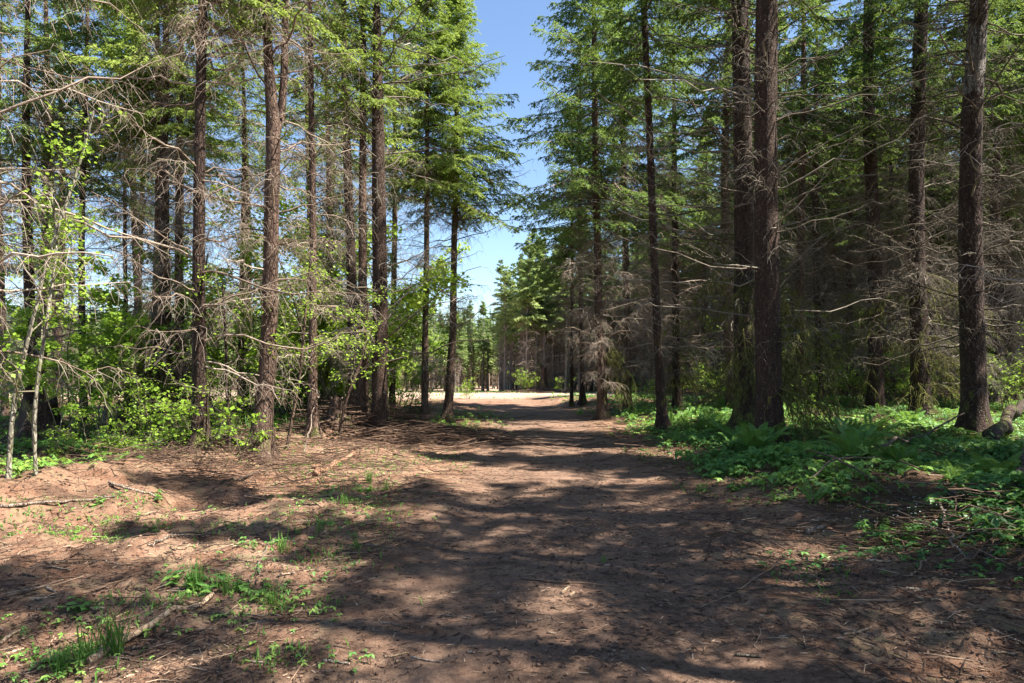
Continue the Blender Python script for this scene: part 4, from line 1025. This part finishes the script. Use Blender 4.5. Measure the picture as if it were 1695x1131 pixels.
wl_ = [((300, 965), 0, 1.0, 'leafy weed in the grass above the peeled branch'), ((345, 980), 0, 1.2, 'biggest leafy weed at the end of the peeled branch'), ((395, 980), 1, 1.0, 'round-leaved weed right of the peeled branch'),
       ((130, 1015), 1, 1.1, 'weed with long leaves in bare dirt left of the peeled branch'), ((600, 815), 0, 1.0, 'leafy weed beyond the split orange log'), ((1225, 810), 0, 1.0, 'leafy weed at the right edge of the track'),
       ((1160, 812), 1, 0.9, 'little weed on the dirt nearest the track on the right'), ((1455, 880), 0, 1.2, 'leafy weed patch under the dirt mound'), ((1490, 895), 0, 1.3, 'dense leafy weed below the middle of the dirt mound'),
       ((1530, 885), 0, 1.2, 'leafy weed right below the dirt mound'), ((1560, 905), 1, 1.2, 'weed among the sticks right of the dirt mound'), ((1430, 905), 1, 1.0, 'weed at the dirt edge below the mound'),
       ((1640, 765), 2, 0.9, 'large-leaved plant before the lichen-patched trunk'), ((1600, 775), 2, 0.8, 'large-leaved plant left of the other large-leaved ones on the right bank'), ((1680, 820), 2, 0.9, 'light green large-leaved plant at the right edge'),
       ((1660, 850), 2, 0.7, 'large-leaved plant above the pile of sticks at the right edge'), ((1385, 790), 0, 1.4, 'dark leafy plant below the biggest conifer'), ((1310, 780), 0, 1.3, 'leafy plant just before the biggest conifer'),
       ((255, 825), 0, 0.9, 'leafy weed on the dirt bank at the left'), ((165, 835), 1, 1.0, 'small weed on the crest of the left dirt bank'), ((1290, 830), 0, 1.0, 'pale-leaved weed at the dirt edge right of the track')]
for (p, k, s, lab) in wl_:
    q = hit(*p); place(wd[k], (q[0], q[1], q[2] - 0.005), p[0] * 0.9, s, lab, 'weeds beside the track')
# little white flowers
def flowers():
    rng = np.random.default_rng(620); mb = MB(); n = 90
    c = hit(1500, 868); x = c[0] + rng.normal(0, 0.42, n); y = c[1] + rng.normal(0, 0.35, n); z = ground_z(x, y)
    b = np.column_stack([x, y, z]); tp = b + np.column_stack([rng.normal(0, .02, n), rng.normal(0, .02, n), rng.uniform(0.06, 0.17, n)])
    mb.tubes(np.stack([b, tp], 1), np.full((n, 2), 0.0012), 3, 1, 0.5)
    for k in range(5):
        a = rng.uniform(0, 6.28, n) * 0 + k * 2 * PI / 5
        d = np.column_stack([np.cos(a), np.sin(a), 0.3 * np.ones(n)]) * 0.010
        mb.blades(tp, d, unit(np.cross(d, UP)) * 0.0045, None, 0, 0.6)
    tag(obj('flower_patch', mb.mesh('flower_patch', ['petal', 'herb_light'])), 'sprinkling of tiny white flowers below the dirt mound', 'flowers', None, 'stuff')
flowers()

def litter(name, label, n, seed, ys, xlim, mask, Lr, Wr, matn, flat=0.15, th=0.4):
    x, y, rng = density(None, n, seed, ys[0], ys[1], mask, xlim)
    N = len(x); L = rng.uniform(*Lr, N) * (1 + y / 14); W = rng.uniform(*Wr, N) * (1 + y / 16); az = rng.uniform(0, 2 * PI, N)
    c = np.column_stack([x, y, ground_z(x, y) + 0.003 + W * 0.3])
    d = np.column_stack([np.cos(az), np.sin(az), rng.normal(0, flat, N)]); d = unit(d) * (L / 2)[:, None]
    bend = np.column_stack([-np.sin(az), np.cos(az), rng.normal(0, 0.3, N)]) * (L * rng.normal(0, 0.08, N))[:, None]
    P = np.stack([c - d, c + bend, c + d], 1)
    mb = MB(); mb.tubes(P, np.stack([W * 0.35, W * 0.5, W * 0.3], 1), 4, 0, rng.uniform(0, 1, N) ** 2.0, False)
    return tag(obj(name, mb.mesh(name, [matn])), label, 'litter', None, 'stuff')
allm = lambda x, y: np.clip(0.35 + 0.5 * sst(1.2, 2.0, np.abs(x - road_x(y))) + vnoise(x * 1.7, y * 1.7, 131), 0.05, 1)
litter('wood_chip_litter', 'small pale wood chips and bark bits strewn over the dirt', 30000, 701, (2.6, 20), (-0.8, 0.8), allm, (0.008, 0.045), (0.003, 0.009), 'litter')
litter('twig_litter', 'fine twigs lying on the dirt beside the track', 9000, 702, (2.6, 22), (-0.8, 0.8), lambda x, y: allm(x, y) * sst(0.9, 2.0, np.abs(x - road_x(y))), (0.06, 0.3), (0.003, 0.007), 'litter', 0.08)
litter('soil_crumbs', 'crumbs and clods of brown soil on the track', 9000, 703, (2.6, 16), (-0.8, 0.8), lambda x, y: np.clip(0.2 + 1.6 * vnoise(x * 2.1, y * 2.1, 132) + 0.25 * (np.abs(x - road_x(y)) > 1.2), 0, 1), (0.006, 0.02), (0.006, 0.018), 'soilcrumb')
# brush debris under the trees
def debris(name, label, n, c, r, seed, Lr=(0.3, 1.5), hgt=0.35, matn='litter', rad=(0.003, 0.011), cat='brush', dark=0.8):
    rng = np.random.default_rng(seed)
    x = c[0] + rng.normal(0, r[0], n); y = c[1] + rng.normal(0, r[1], n)
    q = np.exp(-((x - c[0]) / r[0]) ** 2 / 2 - ((y - c[1]) / r[1]) ** 2 / 2)
    z = ground_z(x, y) + rng.uniform(0, 1, n) * hgt * q + 0.01
    az = rng.normal(0.1, 0.7, n); L = rng.uniform(*Lr, n)
    d = np.column_stack([np.cos(az), np.sin(az), rng.normal(0, 0.12, n)]) * L[:, None]
    t = np.linspace(-0.5, 0.5, 6)[None, :, None]
    P = np.column_stack([x, y, z])[:, None] + d[:, None] * t + np.cumsum(rng.normal(0, 0.012, (n, 6, 3)), 1) * L[:, None, None]
    P[..., 2] = np.maximum(P[..., 2], ground_z(P[..., 0], P[..., 1]) + 0.006)
    mb = MB(); mb.tubes(P, (rng.uniform(*rad, n))[:, None] * np.linspace(1, 0.4, 6)[None], 4, 0, rng.uniform(0, dark, n))
    return tag(obj(name, mb.mesh(name, [matn])), label, cat, None, 'stuff')
c1 = hit(640, 722); c2 = hit(330, 775); c3 = hit(1620, 880); c4 = hit(500, 740); c5 = hit(760, 715)
litter('needle_litter', 'fallen brown needles and tiny twigs covering the dirt', 60000, 704, (2.6, 15), (-0.8, 0.8), lambda x, y: np.clip(0.4 + 1.5 * vnoise(x * 1.1, y * 1.1, 133), 0.05, 1), (0.015, 0.06), (0.0015, 0.003), 'litter', 0.1)
debris('brush_pile', 'tangled pile of dead branches around the straight trunk left of the track', 900, c1, (1.3, 0.8), 711, hgt=0.65, rad=(0.004, 0.014), dark=0.62)
debris('brush_debris', 'dark tangle of fallen twigs below the leafy undergrowth on the left', 900, c2, (1.6, 0.7), 712, (0.2, 0.8), 0.3, rad=(0.002, 0.008), dark=0.62)
debris('stick_tangle', 'tangle of grey sticks and twigs at the right edge of the picture', 260, c3, (0.8, 0.6), 713, (0.2, 1.0), 0.2, rad=(0.002, 0.008))
debris('brush_litter', 'fallen twigs strewn around the foot of the forked conifer', 420, c4, (1.5, 0.5), 714, (0.2, 0.9), 0.15, rad=(0.002, 0.008))
debris('verge_twigs', 'thin dead twigs lying in front of the pair of young conifers', 160, c5, (0.9, 0.5), 715, (0.2, 0.9), 0.12, rad=(0.002, 0.007))
debris('forest_twigs', 'dead twigs strewn across the floor of the right-hand wood', 1500, (8.5, 16), (4, 5), 716, (0.3, 1.4), 0.12, rad=(0.003, 0.01))
debris('strip_twigs', 'dead twigs strewn across the floor of the left-hand trees', 900, (-9.5, 18), (4, 4), 717, (0.3, 1.4), 0.15, rad=(0.003, 0.01))

# ---- sticks and logs one by one
def stick(name, label, pts, r, seed, m='stickwood', cat='stick', twig=0, group='sticks beside the track', lift=0.0, S=8, ends=True):
    """pts: photo pixels lying on the ground (x, y, height above ground)"""
    rng = np.random.default_rng(seed)
    W = []
    for p in pts:
        q = hit(p[0], p[1]); W.append([q[0], q[1], float(ground_z(q[0], q[1])) + (p[2] if len(p) > 2 else 0.0)])
    W = np.array(W); K = 14; t = np.linspace(0, 1, len(W)); tt = np.linspace(0, 1, K)
    P = np.column_stack([np.interp(tt, t, W[:, k]) for k in range(3)])
    L = np.linalg.norm(P[-1] - P[0])
    P[1:-1] += rng.normal(0, 0.006, (K - 2, 3)) * max(L, 0.2)
    if len(pts[0]) < 3: P[:, 2] = np.maximum(P[:, 2], ground_z(P[:, 0], P[:, 1])) + r * 0.6
    o0 = P[0].copy(); P = P - o0
    R = r * (1 - 0.45 * tt) * (1 + rng.normal(0, 0.07, K))
    root = None
    mb = MB(); Rr = np.concatenate([[r * 0.02], R, [r * 0.02]]); PP = np.concatenate([P[:1] - (P[1] - P[0]) * 0.02, P, P[-1:] + (P[-1] - P[-2]) * 0.02])
    mb.tubes(PP[None], Rr[None], S, 0, 0.5)
    if twig:
        T, _, _ = twig_paths(rng, P[None], twig, 0.2, 1.0, lambda t, u: 0.35 * L * u * (1.1 - t * 0.6), (25, 60), 0.0, 6, 0.06, 0.1)
        mb.tubes(T, np.linspace(r * 0.4, r * 0.12, 6)[None] * np.ones((len(T), 1)), 5, 0, 0.5)
    o = obj(name, mb.mesh(name, [m]), None, tuple(o0))
    tag(o, label, cat, group)
stick('peeled_branch', 'long peeled tan branch lying in the left foreground', [(150, 1100), (195, 1072), (262, 1035), (320, 1012), (352, 990)], 0.026, 1, 'peeled', 'branch', S=12)
stick('stick', 'short curved white stick standing out left of the wheel track', [(430, 955), (428, 938), (442, 910), (462, 885)], 0.011, 2, 'stickwood')
stick('stick', 'straight pale stick lying behind the dirt bank at far left', [(180, 800), (215, 812), (262, 831)], 0.02, 3)
stick('stick', 'thin pale stick near the left foreground shadow', [(78, 975), (92, 983)], 0.012, 4)
stick('stick', 'short grey stick in the dark soil at far left', [(80, 935), (112, 930)], 0.011, 5)
stick('branch', 'forked grey branch with side twigs on the left dirt', [(245, 905), (270, 898), (300, 888), (320, 885)], 0.014, 6, 'stickwood', 'branch', twig=4)
stick('stick', 'pale stick in the bottom left corner', [(0, 1068), (22, 1055), (42, 1046)], 0.013, 7, 'peeled')
stick('stick', 'second pale stick just below the one in the bottom left corner', [(5, 1088), (25, 1080), (40, 1076)], 0.01, 8, 'peeled')
stick('pole', 'long thin fallen pole along the crest of the left dirt bank', [(0, 842), (60, 838), (130, 832), (190, 825)], 0.02, 9, 'stickwood')
stick('dark_branch', 'dark branch with pale end below the forked conifer', [(365, 803), (395, 797), (425, 785)], 0.022, 10, 'stickdark', 'branch', twig=3)
stick('leaning_stick', 'pale stick leaning up against the brush before the sunlit scaly trunk', [(503, 750, 0.0), (515, 735, 0.35), (522, 725, 0.75)], 0.016, 11, 'stickwood')
stick('split_log', 'split orange-brown log chunk left of the track, below the brush pile', [(522, 790), (550, 776), (586, 757)], 0.062, 12, 'splitwood', 'log', S=6)
stick('split_log', 'small split wood block just left of the split orange log', [(518, 780), (532, 772)], 0.045, 13, 'splitwood', 'log', S=5)
stick('stick', 'thin brown stick beside the wheel track on the left', [(572, 905), (600, 902), (626, 906)], 0.009, 14)
stick('stick', 'small forked stick lying on the track at the bottom', [(682, 1090), (705, 1096), (734, 1098)], 0.007, 15)
stick('stick', 'upright dark twig sticking out of the middle of the track', [(944, 950, 0.0), (946, 945, 0.06), (949, 940, 0.13)], 0.004, 16, 'stickdark')
stick('bark_chip', 'pale curved bark chip in the centre of the track', [(930, 985), (938, 978), (942, 974)], 0.016, 17, 'peeled', 'bark chip', S=5)
stick('bark_chip', 'second pale bark chip just right of the first in the centre of the track', [(943, 990), (952, 982)], 0.014, 18, 'peeled', 'bark chip', S=5)
stick('fallen_pole', 'long thin dark pole slanting through the herbs before the black trunk', [(1400, 774, 0.12), (1470, 758, 0.2), (1530, 742, 0.3), (1600, 722, 0.5)], 0.028, 19, 'stickdark', 'pole')
stick('fallen_branch', 'dark arching dead branch lying over the herbs left of the dirt mound', [(1335, 788, 0.3), (1370, 795, 0.3), (1420, 812, 0.22), (1480, 832, 0.05), (1520, 838, 0.02)], 0.016, 20, 'stickdark', 'branch', twig=4)
stick('fallen_branch', 'thin pale branch above the herbs crossing the dark arching one', [(1340, 812, 0.1), (1375, 797, 0.24), (1410, 790, 0.22), (1450, 786, 0.2)], 0.01, 21, 'stickwood', 'branch', twig=2)
stick('stick', 'pale grey stick pointing out of the herbs left of the dirt mound', [(1330, 833), (1365, 820), (1400, 808)], 0.016, 22)
stick('stick', 'whitish root-like stick at the shady right edge of the track', [(1105, 750), (1135, 752), (1165, 755), (1200, 758)], 0.016, 23, 'stickwood', twig=4)
stick('stick', 'thin pale stick pointing at the foot of the biggest conifer', [(1165, 768), (1190, 762), (1215, 758)], 0.012, 24)
stick('fallen_log', 'curved dark fallen log at the right edge behind the lichen-patched trunk', [(1650, 745, 0.0), (1655, 728, 0.25), (1675, 712, 0.45), (1730, 690, 0.6)], 0.13, 25, 'bark_dark', 'log', S=14)
stick('log_stub', 'dark curved log stub leaning in at the right edge above the sticks', [(1678, 825, 0.05), (1688, 800, 0.15), (1705, 775, 0.35), (1730, 755, 0.5)], 0.05, 26, 'stickdark', 'log', S=12)
stick('branch', 'thick grey branch in the stick tangle at the right edge', [(1600, 930), (1640, 912), (1700, 890)], 0.022, 27, 'stickdark', 'branch', twig=4)
stick('branch', 'long bent grey branch curving through the stick tangle', [(1555, 850, 0.12), (1565, 885, 0.1), (1580, 915, 0.05), (1600, 930, 0.02)], 0.013, 28, 'stickwood', 'branch', twig=3)
stick('branch', 'grey stick crossing the thick branch at the right edge', [(1630, 940), (1640, 920), (1648, 905)], 0.016, 29, 'stickdark', 'branch')
stick('stick', 'pale broken stick above the dirt mound at the right', [(1575, 815), (1610, 822), (1650, 828), (1695, 832)], 0.022, 30, 'stickwood')
stick('stick', 'reddish-brown stick lying beside the mound on its right', [(1640, 800), (1600, 806), (1570, 805)], 0.02, 31, 'splitwood')
stick('wood_chip', 'pale flat wood splinter below the right stick tangle', [(1508, 955), (1522, 945), (1534, 928)], 0.013, 32, 'peeled', S=5)
stick('wood_chip', 'second pale splinter lying level left of the first one', [(1500, 978), (1528, 980)], 0.012, 33, 'peeled', S=5)
stick('stick', 'dark stick half buried at the right dirt edge', [(1380, 935), (1395, 950), (1420, 956)], 0.014, 34, 'stickdark')
stick('rotten_chunk', 'bleached crumbly root chunk at the dirt edge right of the track', [(1335, 885), (1350, 880), (1368, 876)], 0.035, 35, 'stickwood', 'root', twig=5)
stick('stick', 'long thin pale stick at the bottom right corner', [(1640, 1045), (1670, 1058), (1700, 1070)], 0.01, 36)
stick('stick', 'thin stick lying in shadow before the watery shade at lower right', [(1560, 1020), (1600, 1012)], 0.007, 37)
r8 = random.Random(88)
for k in range(90):
    side = r8.random()
    if side < 0.5: px, py = r8.uniform(0, 640), r8.uniform(780, 1120)
    elif side < 0.85: px, py = r8.uniform(1180, 1695), r8.uniform(800, 1120)
    else: px, py = r8.uniform(640, 1180), r8.uniform(800, 1120)
    L = r8.uniform(14, 60) * (0.5 if side >= 0.85 else 1); a = r8.uniform(-0.5, 0.5)
    lab = ('small loose stick on the dirt left of the track', 'small loose stick on the dirt right of the track', 'small loose stick on the track')[0 if side < 0.5 else 1 if side < 0.85 else 2]
    wm = r8.choice(['stickwood', 'stickdark', 'peeled']); base_lab = lab
    lab = lab.replace('small loose stick', ('short' if L < 30 else 'longer') + {'stickwood': ' grey', 'stickdark': ' dark', 'peeled': ' tan'}[wm] + ' loose stick')
    stick('loose_stick', lab, [(px, py), (px + L * math.cos(a) * 0.5, py + L * 0.3 * math.sin(a) * 0.5), (px + L * math.cos(a), py + L * 0.4 * math.sin(a))], r8.uniform(0.004, 0.012), 900 + k, wm, group=base_lab.replace('small loose stick', 'loose sticks'), S=5)

# ---- broken stumps
def stump(name, label, px, py, rad_px, h, seed, m='bark_dark', Y=None):
    rng = np.random.default_rng(seed)
    p = hit(px, py) if Y is None else px2w(px, py, Y); gz = float(ground_z(p[0], p[1])); r = rad_px / F * p[1]
    K = 20; S = 40; z = np.linspace(-0.15, h, K); ang = np.arange(S) * 2 * PI / S
    prof = r * (0.5 + 0.75 * np.exp(-np.clip(z, 0, None) / (0.32 * h)))
    lob = 1 + 0.28 * np.exp(-np.clip(z, 0, None) / (0.5 * h))[:, None] * np.cos(5 * ang + 1.3) + 0.12 * fbm(np.cos(ang)[None] * 3 + 9, np.sin(ang)[None] * 3 + z[:, None] * 1.2, seed, 3)
    top = 0.28 * h * fbm(np.cos(ang) * 2.2, np.sin(ang) * 2.2, seed + 3, 3)
    zz = z[:, None] + np.clip(z[:, None] / h, 0, 1) ** 2 * top[None]
    V = np.stack([prof[:, None] * lob * np.cos(ang), prof[:, None] * lob * np.sin(ang), zz], -1)
    inner = V[-1:].copy(); inner[..., :2] *= 0.6; inner[..., 2] -= 0.06
    inn2 = inner.copy(); inn2[..., :2] *= 0.1; inn2[..., 2] -= 0.12
    V = np.concatenate([V, inner, inn2]); i = np.arange(V.shape[0] * S).reshape(-1, S); j = np.roll(i, -1, 1)
    mb = MB(); mb.quads(V, np.stack([i[:-1], j[:-1], j[1:], i[1:]], -1), 0, 0.5, True)
    root = thing(name, label, 'stump', (p[0], p[1], gz))
    obj('stump_body', mb.mesh('stump_body', [m]), root)
    n = 6; az = np.arange(n) * 2 * PI / n + 0.4
    P = limb_paths(rng, np.column_stack([np.cos(az) * r * 0.6, np.sin(az) * r * 0.6, np.full(n, 0.18)]), az, r * rng.uniform(1.0, 1.9, n), np.radians(np.full(n, -6.)), np.full(n, 0.12), 8, 0.04, 0)
    for q in range(n):
        rb = MB(); rb.tubes(P[q:q + 1], np.linspace(0.11, 0.02, 8)[None] * r * 2, 8, 0, 0.5); obj('root', rb.mesh('root', [m]), root)
stump('broken_stump', 'old broken dark stump with flared roots behind the saplings at far left', 66, 735, 46, 0.95, 5)
stump('small_stump', 'small jagged dark stump in the leaves left of the mossy trunks', 208, 722, 20, 0.75, 6)
stump('old_stump', 'low reddish rotten stump in sunlight behind the scaly trunk', 558, 705, 20, 0.55, 7, 'bark_red')
stump('far_stump', 'upturned dark root mass at the foot of the stand straight ahead', 900, 651, 9, 2.0, 8, Y=56)

# ---- field details
def mound(name, label, px, py, wpx, hpx, seed, m='soil'):
    p = hit(px, py); rx = wpx / F * p[1]; h = hpx / F * p[1]; K, S = 8, 24
    u = np.linspace(0, 1, K); ang = np.arange(S) * 2 * PI / S
    R = rx * np.cos(u * PI / 2) ; z = h * np.sin(u * PI / 2) - 0.05
    nz = 1 + 0.5 * fbm(np.cos(ang)[None] * 2 + u[:, None] * 2, np.sin(ang)[None] * 2, seed, 3)
    V = np.stack([R[:, None] * nz * np.cos(ang), R[:, None] * nz * np.sin(ang) * 0.7, (z[:, None] * nz)], -1)
    i = np.arange(K * S).reshape(K, S); j = np.roll(i, -1, 1)
    mb = MB(); mb.quads(V, np.stack([i[:-1], j[:-1], j[1:], i[1:]], -1), 0, 0.5, True)
    tag(obj(name, mb.mesh(name, [m]), None, (p[0], p[1], p[2])), label, 'mound')
mound('dirt_heap', 'low heap of pale dirt on the field crest between the young conifers', 773, 655, 12, 4, 3)
mound('dirt_heap', 'dark rounded dirt heap behind the kinked young conifer', 722, 690, 15, 10, 4)
c6 = hit(1060, 657); debris('field_brush', 'low pile of dead brush on the grass in front of the stand straight ahead', 240, (2.0, 46, 0), (1.6, 0.8), 721, (0.4, 1.4), 0.35, rad=(0.008, 0.025))
scatter_px([(862, -60, 0, 1.25), (872, -61, 1, 1.0), (884, -62, 0, 1.1), (905, -64, 2, 1.4), (936, -58, 2, 1.2)], ml, 'rounded green bush at the foot of the stand straight ahead', 'bushes at the foot of the stand straight ahead', 11)

# ------------------------------------------------------------------ labels that tell the copied trees apart
def screen_x(o): return 847.5 + F * o.location[0] / max(o.location[1], 0.1)
ORD = ['first', 'second', 'third', 'fourth', 'fifth', 'sixth', 'seventh', 'eighth', 'ninth', 'tenth', 'eleventh', 'twelfth', '13th', '14th', '15th', '16th', '17th', '18th', '19th', '20th', '21st', '22nd', '23rd', '24th', '25th', '26th', '27th', '28th', '29th', '30th'] + ['%d%s' % (q, {1: 'st', 2: 'nd', 3: 'rd'}.get(q % 10, 'th')) for q in range(31, 100)]
def number(grp, fmt, marks=None):
    os_ = sorted([o for o in COL.objects if o.get('group') == grp and o.parent is None], key=screen_x)
    if not marks:
        for k, o in enumerate(os_[:99]): o['label'] = fmt % ORD[k]
        return
    px = [m_[0] for m_ in marks]; cnt = {}
    for o in os_:
        k = sum(1 for p in px if p < screen_x(o)); c = cnt.get(k, 0); cnt[k] = c + 1
        a = 'the picture edge' if k == 0 else marks[k - 1][1]; b = 'the picture edge' if k == len(px) else marks[k][1]
        o['label'] = fmt % (ORD[min(c, 58)], a, b)
number('conifers straight ahead beyond the field', '%s from the left of the pale-trunked conifers straight ahead beyond the field')
number('conifers in the right-hand wood', 'shaded conifer, %s from the left between %s and %s', [(998, 'the mossy-boughed conifer'), (1097, 'the bowed conifer'), (1277, 'the biggest conifer'), (1449, 'the reddish trunk'), (1524, 'the black trunk'), (1615, 'the lichen-patched trunk')])
ML = [(139, 'the black conifer'), (332, 'the rough dark trunk'), (430, 'the forked conifer'), (628, 'the brush-pile trunk')]
MR = [(1097, 'the bowed conifer'), (1277, 'the biggest conifer'), (1449, 'the reddish trunk'), (1524, 'the black trunk'), (1615, 'the lichen-patched trunk')]
number('vine maple bushes under the left-hand trees', 'leafy bush, %s from the left between %s and %s', ML)
number('leafy bushes in the right-hand wood', 'dim leafy bush, %s from the left between %s and %s', MR)
number('sword ferns under the right-hand trees', 'sword fern, %s from the left between %s and %s', MR)
number('tall leafy maples at the far left', '%s from the left of the tall thin-stemmed maples at the far left')
number('tall sunlit maples behind the reddish trunks', '%s from the left of the tall yellow-green maples behind the scaly trunk')
number('small bushes beside the thin young conifers', '%s from the left of the small bushes beside the thin young conifers')
number('bushes at the foot of the stand straight ahead', '%s from the left of the green bushes below the stand straight ahead')
number('distant conifers beyond the field', '%s from the left of the distant conifers left of the stand straight ahead')
number('ferns in the left undergrowth', 'small fern in the left undergrowth, %s from the left')
number('conifers in the left-hand strip of trees', 'slim back-row conifer, %s from the left between %s and %s', [(139, 'the black conifer'), (332, 'the rough dark trunk'), (430, 'the forked conifer'), (628, 'the brush-pile trunk')])
